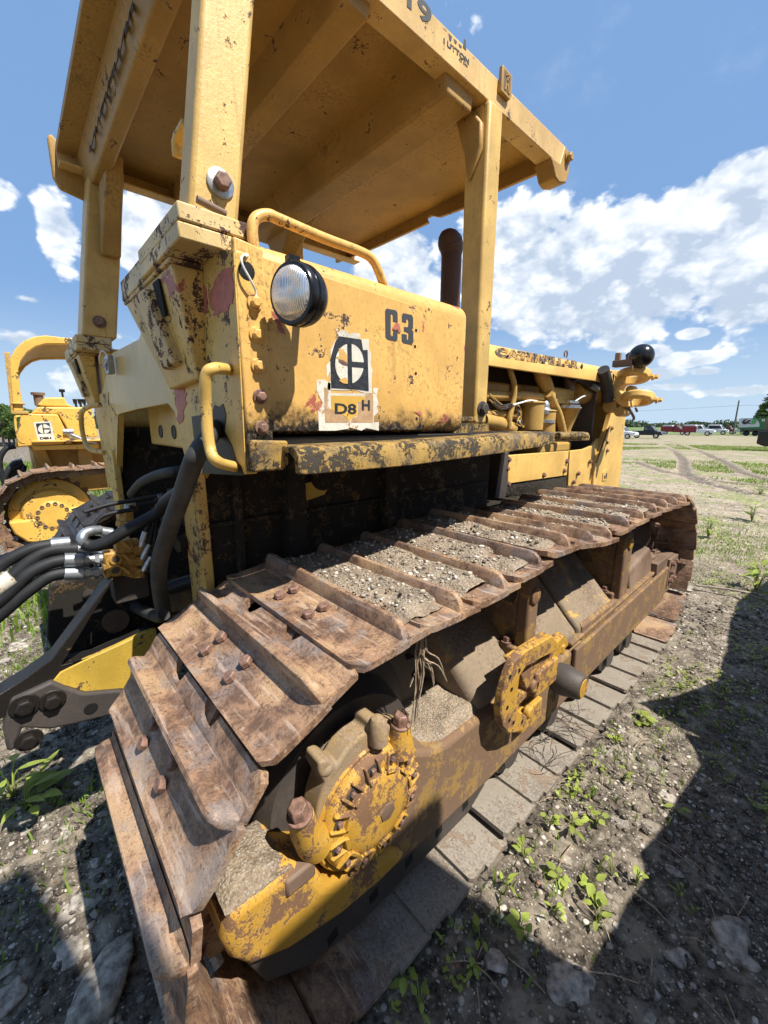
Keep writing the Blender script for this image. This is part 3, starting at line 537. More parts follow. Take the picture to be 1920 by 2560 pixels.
# slotted plate with toothed inner edge, and the trunnion stub
out = YZ(zZ, [(600, 1400), (480, 1460), (380, 1472), (318, 1400), (300, 1250), (325, 1060), (375, 880), (440, 720), (560, 610), (835, 455), (915, 545), (900, 600), (700, 700), (640, 745), (560, 780), (500, 870), (480, 1010), (520, 1040), (572, 1040), (575, 1090), (500, 1160), (478, 1230), (520, 1260), (570, 1290)], -.05)
pl = MB(); pl.prism(out, 'x', -.05, -.085); pl.prism([(a*1.0, b) for a, b in YZ(zZ, [(440, 720), (835, 455), (930, 560), (520, 860)], -.085)], 'x', -.085, -.14); slot = obj('slotted_plate', pl, 'drive_paint', DZ, .006)
hb = MB()
for a, b_ in ((490, 815), (410, 1010), (365, 1200), (388, 1330), (430, 1355), (520, 1345), (395, 880)):
    p = zZ(a, b_, x=-.05); hb.lathe([(-.001, .009), (.0012, .009)], p, (1, 0, 0), 10)
obj('plate_hole', hb, 'hole_black', slot)
st = MB(); st.lathe([(-.12, .10), (-.10, .10), (-.085, .085), (-.07, .085), (-.06, .055), (.0, .055), (.01, .072), (.05, .078), (.13, .060), (.138, .052), (.140, .0)], (-.14, 1.205, .425), (1, 0, 0), 40); stub = obj('trunnion_stub', st, 'dark_iron', DZ, .002)
obj('stub_face', MB().lathe([(.1405, .048), (.143, .046)], (-.14, 1.205, .425), (1, 0, 0), 32), 'drive_paint', stub)
cr = MB(); cr.lathe([(-.16, .14), (-.05, .135), (-.03, .12), (-.028, .09)], (-.12, 1.12, .47), (1, 0, 0), 40); cr.box((-.13, .86, .50), (-.07, 1.06, .62)); cr.box((-.13, .80, .34), (-.09, .98, .44)); cr.prism([(.75, .66), (1.14, .70), (1.2, .62), (.8, .56)], 'x', -.13, -.085)
cr.lathe([(0, .035), (.03, .03)], (-.1, .86, .56), (1, 0, 0), 14); cr.lathe([(0, .03), (.03, .026)], (-.1, .84, .44), (1, 0, 0), 14); cr.lathe([(0, .022), (.05, .022)], (-.1, 1.13, .60), (0, 0, 1), 14); obj('trunnion_carrier', cr, 'drive_paint', DZ, .008)
# ---- left undercarriage (seen only in glimpses)
b = MB(); b.prism(side, 'x', -2.64, -3.1); b.prism(cap, 'x', -2.70, -3.1); obj('roller_frame', b, 'frame_paint', DZ, .02)
b = MB(); b.lathe([(-.06, .44), (.0, .43), (.05, .33), (.16, .27), (.17, .05)], (-2.9, C1[0], C1[1]), (1, 0, 0), 40); obj('sprocket', b, 'dark_iron', DZ)
b = MB(); b.lathe([(-.22, .38), (-.2, .46), (-.02, .46), (0, .40)], (-2.8, C2[0], C2[1]), (1, 0, 0), 40); obj('front_idler', b, 'dark_iron', DZ)
# ---- main case between the tracks
b = MB(); b.box((-.82, -.20, .50), (-.93, 1.55, 1.60)); b.box((-2.35, -.20, .50), (-2.46, 1.55, 1.60)); b.box((-.93, .42, .50), (-2.35, 1.55, 1.6)); b.box((-1.0, 1.55, .50), (-2.28, 3.2, 1.0)); case = obj('main_case', b, 'oily_paint', DZ, .01)
for x_ in (-.80, -2.31): obj('rear_column', MB().box((x_, -.225, .86), (x_-.17, -.19, 1.50)), 'pale_paint', DZ, .004)
b = MB(); b.box((-.825, -.10, .90), (-.79, -.07, 1.58)); b.box((-.825, .10, 1.05), (-.76, .18, 1.6)); b.box((-.825, .62, .95), (-.77, .70, 1.6)); b.lathe([(0, .07), (.02, .065)], (-.82, .30, 1.45), (1, 0, 0), 20); b.box((-.8, -.2, 1.30), (-.82, 1.5, 1.315)); obj('case_rib', b, 'oily_paint', case, .004)
b = MB(); b.prism([(.10, 1.385), (.13, 1.36), (.22, 1.35), (.30, 1.365), (.33, 1.40), (.27, 1.43), (.17, 1.415)], 'x', -.82, -.812); obj('bare_patch', b, 'arm_paint', case)
# fender shelf
for x_ in (-.43, -2.44): obj('fender', MB().box((x_, -.19, 1.60), (x_-.41, 1.45, 1.625)), 'black_grease', DZ, .004)
# ---- fuel tank, right
TX = -.42
b = MB(); b.box((TX, -.19, 1.626), (-.86, .755, 2.115)); tank = obj('fuel_tank', b, 'tank_paint', DZ, .05, 6)
b = MB(); b.prism([(-.135, 1.64), (.478, 1.64), (.478, 2.00), (.455, 2.045), (.42, 2.06), (-.135, 2.075)], 'x', TX-.01, TX+.006); obj('tank_panel', b, 'tank_paint', tank, .003)
b = MB(); b.prism([(-.205, 1.535), (-.13, 1.535), (-.13, 2.09), (-.205, 2.10)], 'x', TX-.012, TX+.011); obj('corner_flange', b, 'tank_paint', tank, .004)
for zz in (1.959, 1.884, 1.808, 1.731, 1.65): obj('flange_bolt', MB().bolt((TX+.011, -.163, zz), (1, 0, 0), .0135, .020, 1.45), 'tank_paint' if zz > 1.75 else 'bolt_rust', tank, .0015)
b = MB(); b.prism([(-.205, 1.535), (-.11, 1.535), (-.095, 1.55), (-.095, 1.615), (-.205, 1.62)], 'x', TX+.012, TX+.03); obj('flange_foot', b, 'step_paint', tank, .006)
b = MB()
for p in (dD(1348, 445, x=TX+.006), dD(1335, 655, x=TX+.006), dD(1345, 1005, x=TX+.006), dD(1355, 1590, x=TX+.006)): b.lathe([(-.001, .0055), (.001, .0055)], p, (1, 0, 0), 10)
obj('screw_hole', b, 'hole_black', tank)
b = MB(); b.lathe([(0, .07), (.012, .07), (.02, .055), (.03, .05)], (-.60, .02, 2.115), (0, 0, 1), 28); obj('filler_cap', b, 'tank_paint', tank)
b = MB(); b.lathe([(0, .022), (.001, .018)], c3(1065, 305, x=TX+.012), (1, 0, 0), 16); obj('lamp_wire_hole', b, 'hole_black', tank)
# left tank
b = MB(); b.box((-2.45, -.19, 1.626), (-2.86, .755, 2.115)); obj('fuel_tank', b, 'plate_paint', DZ, .05, 4)
# decals
def flat(f, pts, x, d=.0008): return MB().prism(YZ(f, pts, x), 'x', x, x+d)
x = TX+.0062
dcl = obj('torn_decal', flat(dD, [(290, 425), (400, 440), (470, 470), (500, 500), (520, 475), (620, 490), (625, 560), (735, 560), (735, 700), (765, 730), (760, 900), (785, 960), (770, 1060), (775, 1260), (690, 1262), (620, 1240), (560, 1215), (400, 1225), (230, 1215), (190, 1240), (205, 1120), (240, 1110), (230, 980), (190, 1060), (185, 900), (240, 840), (240, 700), (290, 600), (345, 515)], x), 'decal_white', tank)
obj('decal_backing', flat(dD, [(60, 1090), (150, 1080), (240, 1130), (240, 1260), (690, 1262), (792, 1270), (790, 1190), (860, 1195), (835, 1290), (862, 1400), (835, 1440), (860, 1500), (800, 1560), (800, 1640), (865, 1630), (865, 1745), (700, 1710), (640, 1745), (480, 1700), (470, 1720), (300, 1745), (90, 1745), (78, 1480), (120, 1440), (140, 1390), (60, 1230)], x+.0003, .0005), 'decal_white', dcl)
obj('decal_field', flat(dD, [(155, 1180), (210, 1200), (200, 1450), (300, 1480), (450, 1580), (470, 1640), (170, 1640)], x+.0009, .0005), 'decal_tan', dcl)
obj('decal_field', flat(dD, [(600, 1380), (700, 1330), (690, 1265), (790, 1270), (795, 1560), (785, 1640), (500, 1640), (520, 1590), (590, 1560), (600, 1480)], x+.0009, .0005), 'decal_tan', dcl)
obj('decal_field', flat(dD, [(250, 1290), (690, 1300), (690, 1350), (590, 1380), (590, 1540), (510, 1590), (485, 1640), (450, 1570), (250, 1470)], x+.0012, .0005), 'yellow_clean', dcl)
obj('emblem_field', flat(dD, [(345, 520), (480, 540), (640, 565), (660, 700), (720, 700), (735, 1230), (560, 1205), (250, 1190), (238, 820), (270, 700), (300, 600)], x+.0016, .0005), 'decal_black', dcl)
b = MB(); P0 = [dD(480+185*math.cos(a), 878+258*math.sin(a), x=x) for a in np.linspace(0, 2*math.pi, 41)[:-1]]
b.prism([(p.y, p.z) for p in P0], 'x', x+.0022, x+.0027); obj('emblem_ring', b, 'decal_white', dcl)
obj('emblem_bar', flat(dD, [(455, 600), (512, 605), (522, 1200), (466, 1190)], x+.0028, .0006), 'decal_black', dcl)
obj('emblem_bar', flat(dD, [(515, 850), (700, 862), (700, 935), (515, 920)], x+.0028, .0006), 'decal_black', dcl)
obj('emblem_tear', flat(dD, [(345, 680), (400, 690), (450, 760), (455, 830), (462, 890), (400, 870), (345, 820), (310, 790), (360, 780)], x+.0029, .0006), 'tank_paint', dcl)
obj('emblem_tear', flat(dD, [(345, 820), (400, 830), (462, 870), (462, 905), (400, 890), (345, 850)], x+.0032, .0006), 'bolt_rust', dcl)
obj('emblem_tear', flat(dD, [(350, 1090), (430, 1050), (462, 1090), (462, 1140), (400, 1130), (370, 1110)], x+.0031, .0006), 'tank_paint', dcl)
for body, a, b_, s in (('D8', (285, 1520), (575, 1530), 1.), ('H', (640, 1475), (750, 1495), 1.)):
    p = dD(*a, x=x+.002); q = dD(*b_, x=x+.002); hgt = (dD(a[0], a[1]-130, x=x+.002)-p).z
    me = text_mesh(body, 'decal_black', hgt/.7, frame(p, (0, 1, 0), (0, 0, 1)), sx=1., ext=.0004, bold=.0012)
    w = max(v.co.y for v in me.vertices)-p.y; S = (q.y-p.y)/w
    for v in me.vertices: v.co.y = p.y+(v.co.y-p.y)*S
    obj('model_lettering', me, None, dcl)
def fit_text(name, body, mat, pts, f, x, parent, bold=.0, ext=.0005):   # pts: bottom-left, bottom-right, top-left image points on plane x
    p, q, r = (f(*k, x=x) for k in pts); hgt = r.z-p.z
    me = text_mesh(body, mat, hgt/.72, frame(p, (0, 1, 0), (0, 0, 1)), ext=ext, bold=bold); ys = [v.co.y for v in me.vertices]; y0, y1 = min(ys), max(ys); S = (q.y-p.y)/(y1-y0)
    for v in me.vertices:
        fr_ = (v.co.y-y0)*S; v.co.y = p.y+fr_; v.co.z += (q.z-p.z)*fr_/(q.y-p.y)
    return obj(name, me, None, parent)
def block(pts_list, nm='fleet_number'):
    b = MB()
    for pts in pts_list: b.prism(YZ(dD, pts, TX+.0065), 'x', TX+.0065, TX+.0072)
    return obj(nm, b, 'worn_tank_ink', tank)
block([[(948, 190), (965, 162), (1085, 185), (1108, 220), (1110, 345), (1050, 330), (1045, 240), (1020, 230), (1018, 500), (1030, 520), (1052, 520), (1052, 440), (1108, 450), (1108, 560), (1090, 588), (975, 560), (952, 530)]])
block([[(1165, 250), (1180, 222), (1290, 245), (1310, 280), (1308, 420), (1290, 435), (1312, 460), (1312, 600), (1290, 632), (1185, 610), (1163, 580), (1163, 490), (1228, 500), (1230, 565), (1245, 570), (1250, 480), (1190, 455), (1190, 400), (1245, 405), (1250, 330), (1240, 300), (1222, 300), (1220, 345), (1165, 335)]])
obj('primer_patch', flat(dD, [(1050, 400), (1085, 345), (1130, 360), (1150, 470), (1130, 480), (1105, 430), (1075, 445), (1045, 430)], TX+.0080, .0006), 'primer_red', tank)
obj('primer_patch', flat(eE, [(-630, 630), (-600, 640), (-560, 640), (-555, 680)], TX+.0080, .0006), 'primer_red', tank)
# ---- lamp
LC = c3(1255, 402, x=-.30); ax = Vector((.28, -.95, -.06)).normalized()
b = MB(); b.lathe([(0, .076), (.006, .080), (.018, .080), (.020, .076), (.030, .076), (.032, .080), (.044, .080), (.047, .075), (.060, .075), (.066, .072), (.082, .062), (.096, .046), (.10, .02)], LC-ax*.0, -ax, 48); b.v = [tuple(LC+(K_-LC)*.9) for K_ in map(Vector, b.v)]; lamp = obj('rear_lamp', b, 'black_enamel', DZ)
b = MB(); b.lathe([(-.010, .071), (-.006, .070), (.006, .064), (.014, .050), (.019, .027), (.021, .0)], (0, 0, 0), (0, 0, 1), 48); me = b.mesh('lamp_lens', 'lamp_glass')
o = bpy.data.objects.new('lamp_lens', me); COL.objects.link(o); o.parent = lamp; o.location = LC; o.scale = (.9, .9, .9); o.rotation_mode = 'QUATERNION'; o.rotation_quaternion = ax.to_track_quat('Z', 'Y')
b = MB(); b.tube([LC-ax*.09, LC-ax*.09+Vector((-.08, 0, .0)), Vector((TX, LC.y+.09, LC.z-.01))], .012); b.box(LC+Vector((-.02, .0, .073)), LC+Vector((.0, .03, .086))); obj('lamp_bracket', b, 'black_enamel', lamp)
w0 = c3(1110, 230, x=-.44); b = MB(); b.tube(smooth_path([w0, c3(1050, 240, x=-.40), c3(1048, 280, x=-.39), c3(1085, 350, x=-.39), c3(1105, 400, x=-.40), c3(1100, 450, x=-.40)]), .0028, 8); b.tube(smooth_path([c3(1060, 245, x=-.40), c3(1090, 225, x=-.43), c3(1120, 215, x=-.43), c3(1140, 235, x=-.43), c3(1100, 240, x=-.42)]), .003, 8); obj('lamp_wire', b, 'white_wire', lamp)
# ---- hand rails
def rail(pts, r, mat='tank_paint', n=7): return obj('hand_rail', MB().tube(smooth_path(pts, n), r, 14), mat, DZ)
K = Vector
rail([c3(1125, 265, x=-.46), c3(1100, 215, x=-.45), c3(1090, 120, x=-.45), c3(1110, 75, x=-.45), c3(1160, 65, x=-.45), c3(1210, 85, x=-.45), c3(1400, 165, x=-.45), c3(1560, 225, x=-.45), c3(1610, 260, x=-.45), c3(1640, 320, x=-.45), c4(118, 405, x=-.46)], .014)
hx = -.30
rail([c3(1000, 735, y=-.20), c3(925, 728, y=-.27), c3(890, 765, y=-.29), c3(890, 900, y=-.29), c3(905, 1060, y=-.29), c3(940, 1130, y=-.28), c3(1030, 1155, y=-.20)], .0145, 'pale_paint')
rail([c3(435, 885, y=-.235), c3(380, 895, y=-.29), c3(352, 925, y=-.30), c3(358, 1010, y=-.30), c3(385, 1075, y=-.29), c3(450, 1090, y=-.235)], .0145, 'pale_paint')
# ---- rear plate with the big opening
Y0 = -.205
pts = [(-.432, 1.535), (-.432, 2.09), (-2.86, 2.05), (-2.86, 1.70)]
pts = XZ(c3, [(1068, 1185), (1015, 215), (700, 240), (600, 600), (485, 660), (440, 830), (400, 860), (432, 1010), (470, 1244), (505, 1244), (512, 925), (590, 905), (725, 880), (752, 915), (790, 1080), (835, 1235), (850, 1235), (870, 1180)], Y0)
b = MB(); b.prism(pts, 'y', Y0, Y0+.03); rp = obj('rear_plate', b, 'plate_paint', DZ, .003)
b = MB(); b.prism(XZ(c3, [(1068, 1185), (1015, 215), (705, 240), (715, 780), (760, 900), (800, 1080), (840, 1235), (870, 1180)], Y0), 'y', Y0-.004, Y0-.0005); rc = obj('corner_plate', b, 'pale_paint', rp)
b = MB(); b.prism(XZ(c3, [(400, 850), (470, 830), (470, 870), (500, 925), (512, 930), (505, 1244), (470, 1244), (432, 1010)], Y0), 'y', Y0-.004, Y0-.0005); obj('corner_plate', b, 'pale_paint', rp)
def ragged(pts, seed, amp=9., n=5):
    r_ = random.Random(seed); o_ = []
    for i in range(len(pts)):
        a_, b_ = pts[i], pts[(i+1) % len(pts)]
        for k in range(n): q_ = k/n; o_.append((a_[0]+(b_[0]-a_[0])*q_+r_.uniform(-amp, amp), a_[1]+(b_[1]-a_[1])*q_+r_.uniform(-amp, amp)))
    return o_
for i_, pp in enumerate(([(960, 310), (1012, 290), (1015, 440), (985, 480), (935, 500), (910, 430), (915, 390)], [(760, 770), (800, 765), (812, 860), (800, 960), (775, 965), (765, 880)], [(785, 370), (830, 350), (900, 380), (905, 480), (850, 510), (800, 470)])):
    obj('primer_patch', MB().prism(XZ(c3, ragged(pp, i_, 7.), Y0), 'y', Y0-.0060, Y0-.0045), 'primer_red', rp)
b = MB(); b.prism(XZ(c3, [(835, 935), (872, 930), (900, 938), (925, 915), (935, 885), (955, 895), (972, 880), (985, 930), (978, 1000), (1010, 1060), (1030, 1130), (1050, 1150), (1062, 1190), (880, 1180), (888, 1120), (850, 1075), (842, 1000)], Y0), 'y', Y0-.006, Y0-.0045); obj('grease_patch', b, 'black_grease', rp)
b = MB(); b.box((-.95, -.07, 1.545), (-2.02, .25, 1.82)); inn = obj('inner_tank', b, 'plate_paint', DZ, .01)
for a, c_ in ((595, 1000), (695, 1000), (752, 1003)): obj('round_hole', MB().lathe([(0, .035), (.004, .033), (.0042, .027), (.001, .026)], c3(a, c_, y=-.071), (0, -1, 0), 24), 'dark_iron', inn)
b = MB(); b.box((-1.0, .1, 1.0), (-2.2, .4, 1.30)); b.lathe([(0, .10), (.1, .09)], (-1.6, .08, 1.2), (0, -1, 0), 20); b.box((-1.9, -.05, 1.15), (-1.75, .1, 1.3)); obj('transmission_case', b, 'oily_paint', DZ, .01)
# ---- ROPS base blocks and their tapering brackets
def rops_base(dx, mat='ledge_paint'):
    b = MB(); b.box((-.47+dx, -.308, 2.126), (-.86+dx, -.13, 2.165)); b.box((-.472+dx, -.310, 2.086), (-.862+dx, -.13, 2.1235)); o = obj('canopy_foot', b, mat, DZ, .004)
    b = MB(); b.box((-.60+dx, -.300, 2.074), (-1.16+dx, -.14, 2.085)); b.box((-.864+dx, -.303, 2.085), (-1.16+dx, -.14, 2.150)); obj('ledge_strip', b, mat, o, .004)
    b = MB(); b.hexa([(-.61+dx, -.292, 2.074), (-.61+dx, -.206, 2.074), (-1.14+dx, -.206, 2.074), (-1.14+dx, -.298, 2.074)], [(-.66+dx, -.232, 1.79), (-.66+dx, -.206, 1.79), (-.93+dx, -.206, 1.775), (-.93+dx, -.240, 1.775)]); obj('foot_bracket', b, 'pale_paint', o, .006)
    b = MB(); b.hexa([(-.80+dx, -.318, 2.05), (-.80+dx, -.28, 2.05), (-.90+dx, -.28, 2.05), (-.90+dx, -.32, 2.05)], [(-.74+dx, -.272, 1.84), (-.74+dx, -.23, 1.84), (-.86+dx, -.23, 1.83), (-.86+dx, -.274, 1.83)]); obj('bracket_rib', b, mat, o, .006)
    b = MB(); b.hexa([(-.72+dx, -.297, 2.06), (-.72+dx, -.29, 2.06), (-.78+dx, -.29, 2.06), (-.78+dx, -.298, 2.06)], [(-.735+dx, -.284, 1.97), (-.735+dx, -.277, 1.97), (-.765+dx, -.277, 1.97), (-.765+dx, -.285, 1.97)]); obj('bracket_slot', b, 'hole_black', o)
rops_base(0); rops_base(-1.955)
# posts
def post(lo, hi, mat='post_paint', bev=.012, name='canopy_post'):
    return obj(name, MB().hexa(lo, hi), mat, DZ, bev, 3)
def rear_post(x0, x1, zb, ztop, shift=0.):
    ly = .167; dy = (ztop-zb)*ly; dxx = -(ztop-zb)*.03
    yb0, yb1 = -.272, -.147
    return post([(x0, yb0, zb), (x0, yb1, zb), (x1, yb1, zb), (x1, yb0, zb)], [(x0+dxx, yb0+dy, ztop), (x0+dxx, yb1+dy, ztop), (x1+dxx, yb1+dy, ztop), (x1+dxx, yb0+dy, ztop)])
rpst = rear_post(-.505, -.60, 2.165, 3.10)
Bp = c1(950, 795, x=-.508); b = MB(); b.lathe([(0, .034), (.006, .034), (.008, .030)], Bp, (1, -.0, 0), 28); obj('post_washer', b, 'steel', rpst); obj('post_bolt', MB().bolt(Bp+K((.006, 0, 0)), (1, 0, 0), .021, .024, 0), 'bolt_rust', rpst, .002)
b = MB(); b.tube([c1(850, 860, x=-.49), c1(975, 925, x=-.49)], .009, 10); obj('weld_bead', b, 'brown_iron', rpst)
b = MB(); P = c1(790, 570, y=-.20); b.tube(smooth_path([P, P+K((-.08, 0, .005)), P+K((-.115, 0, -.02)), P+K((-.125, 0, -.09))], 4), .0001, 4); b = MB(); pr = [(P.x+.03, P.z+.016), (P.x-.045, P.z+.016), (P.x-.068, P.z+.004), (P.x-.072, P.z-.034), (P.x-.058, P.z-.034), (P.x-.052, P.z-.008), (P.x-.03, P.z+.002), (P.x+.03, P.z+.002)]
b.prism(pr, 'y', P.y-.012, P.y+.016); obj('hook_bracket', b, 'pale_paint', rpst, .004)
lp = post([(-2.43, -.275, 2.165), (-2.43, -.10, 2.165), (-2.66, -.10, 2.165), (-2.66, -.275, 2.165)], [(-2.47, -.12, 3.12), (-2.47, .055, 3.12), (-2.68, .055, 3.12), (-2.68, -.12, 3.12)])
obj('post_bolt', MB().bolt(c3(430, 527, x=-2.43), (1, 0, 0), .026, .03), 'bolt_rust', lp, .002)
ZB, ZT, XR, XL = 3.09, 3.20, -.67, -2.62
# front posts
yf0, yf1 = 1.135, 1.245
fp = post([(-.655, yf0, 1.665), (-.655, yf1, 1.665), (-.77, yf1, 1.665), (-.77, yf0, 1.665)], [(-.655, yf0, ZB), (-.655, yf1, ZB), (-.79, yf1, ZB), (-.79, yf0, ZB)], bev=.014)
b = MB(); b.prism(XZ(c2, [(375, 370), (470, 460), (500, 500), (498, 600), (445, 740), (432, 640), (372, 400)], yf0-.012), 'y', yf0-.03, yf0-.001); obj('post_haunch', b, 'canopy_paint', fp, .008)
b = MB(); b.hexa([(-.645, yf0-.03, 1.62), (-.645, yf1+.02, 1.62), (-.80, yf1+.02, 1.62), (-.80, yf0-.03, 1.62)], [(-.645, yf0-.02, 1.665), (-.645, yf1+.01, 1.665), (-.79, yf1+.01, 1.665), (-.79, yf0-.02, 1.665)]); obj('post_base', b, 'step_paint', fp, .004)
Bq = c4(495, 850, x=-.655); obj('post_bolt', MB().bolt(Bq, (1, 0, 0), .03, .03), 'dark_iron', fp, .002)
fl = post([(-2.42, 1.12, 1.665), (-2.42, 1.24, 1.665), (-2.6, 1.24, 1.665), (-2.6, 1.12, 1.665)], [(-2.42, 1.12, ZB), (-2.42, 1.24, ZB), (-2.6, 1.24, ZB), (-2.6, 1.12, ZB)])
b = MB(); b.hexa([(-2.42, 1.05, 2.90), (-2.42, 1.15, 2.90), (-2.55, 1.15, 2.90), (-2.55, 1.05, 2.90)], [(-2.0, .95, 3.12), (-2.0, 1.15, 3.12), (-2.55, 1.15, 3.12), (-2.55, .95, 3.12)]); obj('post_haunch', b, 'canopy_paint', fl, .01)
# ---- canopy
YR, YF = -.25, 1.90
b = MB(); b.hexa([(XR-.02, YR, ZT-.03), (XR-.02, YF-.06, ZT-.03), (XL+.02, YF-.06, ZT-.03), (XL+.02, YR, ZT-.03)], [(XR-.02, YR, ZT+.0), (XR-.02, YF-.06, ZT), (XL+.02, YF-.06, ZT), (XL+.02, YR, ZT)])
# front lip of the plate, turned down, with its notch
e0 = [c2(750, 690, y=YF-.10), c2(570, 768, y=YF-.10), c2(420, 845, y=YF-.10), c2(320, 882, y=YF-.10), c2(290, 876, y=YF-.10), c2(268, 885, y=YF-.10), c2(275, 905, y=YF-.10), c2(60, 1005, y=YF-.10), c2(-100, 1068, y=YF-.10)]
lip = [(p.x, p.z) for p in e0]; b.prism(lip+[(lip[-1][0], ZT-.02), (lip[0][0], ZT-.02)], 'y', YF-.10, YF-.075)
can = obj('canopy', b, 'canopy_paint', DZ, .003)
def sidebeam(x, s):
    b = MB(); pr = [(x, ZB), (x, ZT), (x-.08*s, ZT+.004), (x-.08*s, ZT-.008), (x-.012*s, ZT-.012), (x-.012*s, ZB+.012), (x-.09*s, ZB+.012), (x-.09*s, ZB)]
    b.prism(pr, 'y', YR, YF); return obj('side_beam', b, 'beam_paint', can, .004)
sb = sidebeam(XR, 1); sidebeam(XL, -1)
b = MB(); b.prism([(YF-.10, ZB-.075), (YF-.05, ZB-.085), (YF+.03, ZB-.06), (YF+.055, ZB), (YF+.04, ZT-.01), (YF-.02, ZT), (YF-.06, ZB+.01), (YF-.16, ZB)], 'x', XR+.004, XR-.10); o = obj('beam_end', b, 'canopy_paint', can, .008)
obj('end_bolt', MB().bolt((XR+.004, YF+.015, ZB+.06), (1, 0, 0), .022, .03), 'canopy_paint', o)
b = MB(); b.prism([(YR-.005, ZB-.10), (YR+.15, ZB-.13), (YR+.17, ZB), (YR-.01, ZT+.06), (YR-.03, ZT+.04), (YR-.03, ZB-.05)], 'x', XL, XL-.035); obj('beam_end', b, 'canopy_paint', can, .01)
for (y0, y1, dz) in ((-.16, -.02, .17), (.33, .50, .13), (.86, 1.10, .15)):
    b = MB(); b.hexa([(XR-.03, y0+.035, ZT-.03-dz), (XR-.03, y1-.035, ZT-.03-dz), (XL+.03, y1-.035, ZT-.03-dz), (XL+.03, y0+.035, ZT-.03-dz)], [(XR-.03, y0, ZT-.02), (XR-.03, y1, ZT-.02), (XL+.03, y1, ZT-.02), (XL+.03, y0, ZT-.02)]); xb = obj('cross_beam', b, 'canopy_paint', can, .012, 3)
    if y0 < 0: rb = xb
# lettering on the rear beam (reads along +X, faces rearward)
me = text_mesh('CATERPILLAR', 'worn_beam_ink', .14, frame((-2.28, -.152, 3.045), (1, 0, 0), (0, .2, 1)), sx=1.25, ext=.001, bold=.003); obj('beam_lettering', me, None, rb)
b = MB(); b.prism(XZ(c1, [(430, 570), (480, 545), (540, 560), (560, 600), (470, 950), (420, 945)], .0), 'y', .0, .03)
b = MB(); b.hexa([(-2.44, -.13, 2.62), (-2.44, -.03, 2.62), (-2.40, -.03, 2.62), (-2.40, -.13, 2.62)], [(-2.44, -.09, 3.02), (-2.44, .03, 3.02), (-2.22, .0, 3.08), (-2.22, -.08, 3.08)]); obj('post_haunch', b, 'canopy_paint', lp, .01)
# lettering on the side
fit_text('fleet_number', '019', 'worn_canopy_ink', ((100, -60), (290, 112), (100, -150)), c2, XR+.0012, sb, bold=.002)
for a in ((340, 45, 355, 130), (362, 62, 375, 175), (383, 85, 395, 185), (403, 110, 413, 200), (420, 132, 430, 165)):
    y0 = c2(a[0], a[1], x=XR).y; y1 = y0+.022; tz = ZT-.012; bz = c2(a[2], a[3], x=XR).z; bz = max(bz, ZB+.035)
    b = MB(); b.prism([(y0, tz), (y1, tz), (y1-.006, bz), (y0+.006, bz)], 'x', XR+.0006, XR+.0012); obj('dealer_stripe', b, 'worn_canopy_ink', sb)
fit_text('dealer_lettering', 'I UTTON', 'worn_canopy_ink', ((340, 175), (443, 262), (340, 152)), c2, XR+.0012, sb, bold=.0008)
fit_text('dealer_lettering', '427 3466', 'worn_canopy_ink', ((402, 245), (438, 275), (402, 232)), c2, XR+.0012, sb)
p = c2(583, 350, x=XR+.001); b = MB(); b.prism([(p.y-.045, p.z-.045), (p.y+.03, p.z-.05), (p.y+.045, p.z-.03), (p.y+.04, p.z+.05), (p.y-.04, p.z+.055)], 'x', XR+.001, XR+.02); tg = obj('safety_badge', b, 'canopy_paint', sb, .003)
b = MB(); b.prism([(p.y-.025, p.z-.03), (p.y+.028, p.z-.034), (p.y+.028, p.z+.04), (p.y-.025, p.z+.042)], 'x', XR+.0202, XR+.0208); obj('badge_field', b, 'brown_iron', tg)
b = MB(); b.prism([(p.y-.018, p.z-.03), (p.y-.008, p.z-.03), (p.y+.001, p.z), (p.y+.012, p.z-.032), (p.y+.022, p.z-.032), (p.y+.006, p.z+.012), (p.y-.006, p.z+.012)], 'x', XR+.021, XR+.0235); b.box((XR+.021, p.y-.004, p.z+.0), (XR+.0235, p.y+.006, p.z+.038)); b.box((XR+.021, p.y-.014, p.z+.024), (XR+.0235, p.y+.016, p.z+.031)); obj('badge_figure', b, 'canopy_paint', tg)
# ---- step / fender edge bar
def steprof(xo, z1, z0, xi): return [(xi, z1), (xo-.035, z1), (xo-.012, z1-.006), (xo, z1-.024), (xo, z0), (xo-.02, z0), (xo-.022, z1-.035), (xo-.045, z1-.018), (xi, z1-.018)]
b = MB(); secs = []
for y, xo, zz, h in ((-.115, -.305, 1.602, .070), (-.09, -.30, 1.603, .075), (.3, -.30, 1.606, .078), (.8, -.30, 1.618, .075), (1.2, -.30, 1.63, .07), (1.30, -.305, 1.628, .055), (1.36, -.35, 1.622, .045), (1.9, -.37, 1.62, .05)):
    secs.append([(a, y, c_) for a, c_ in steprof(xo, zz, zz-h, -.43 if y < 1.3 else -.48)])
n = len(secs[0]); vs = [p for s in secs for p in s]; fs = [tuple(reversed(range(n))), tuple((len(secs)-1)*n+i for i in range(n))]
for k in range(len(secs)-1):
    for i in range(n): j = (i+1) % n; fs.append((k*n+i, k*n+j, (k+1)*n+j, (k+1)*n+i))
b.add(vs, fs); stp = obj('step_bar', b, 'step_paint', DZ, .003)
b = MB(); b.tube([(-.34, 1.42, 1.605), (-.345, 1.78, 1.603)], .017, 12); obj('step_tube', b, 'step_paint', stp)
b = MB(); b.box((-.46, 1.86, 1.58), (-.62, 1.50, 1.60)); b.box((-.44, .76, 1.60), (-.95, 1.9, 1.612)); obj('step_shelf', b, 'black_grease', stp)
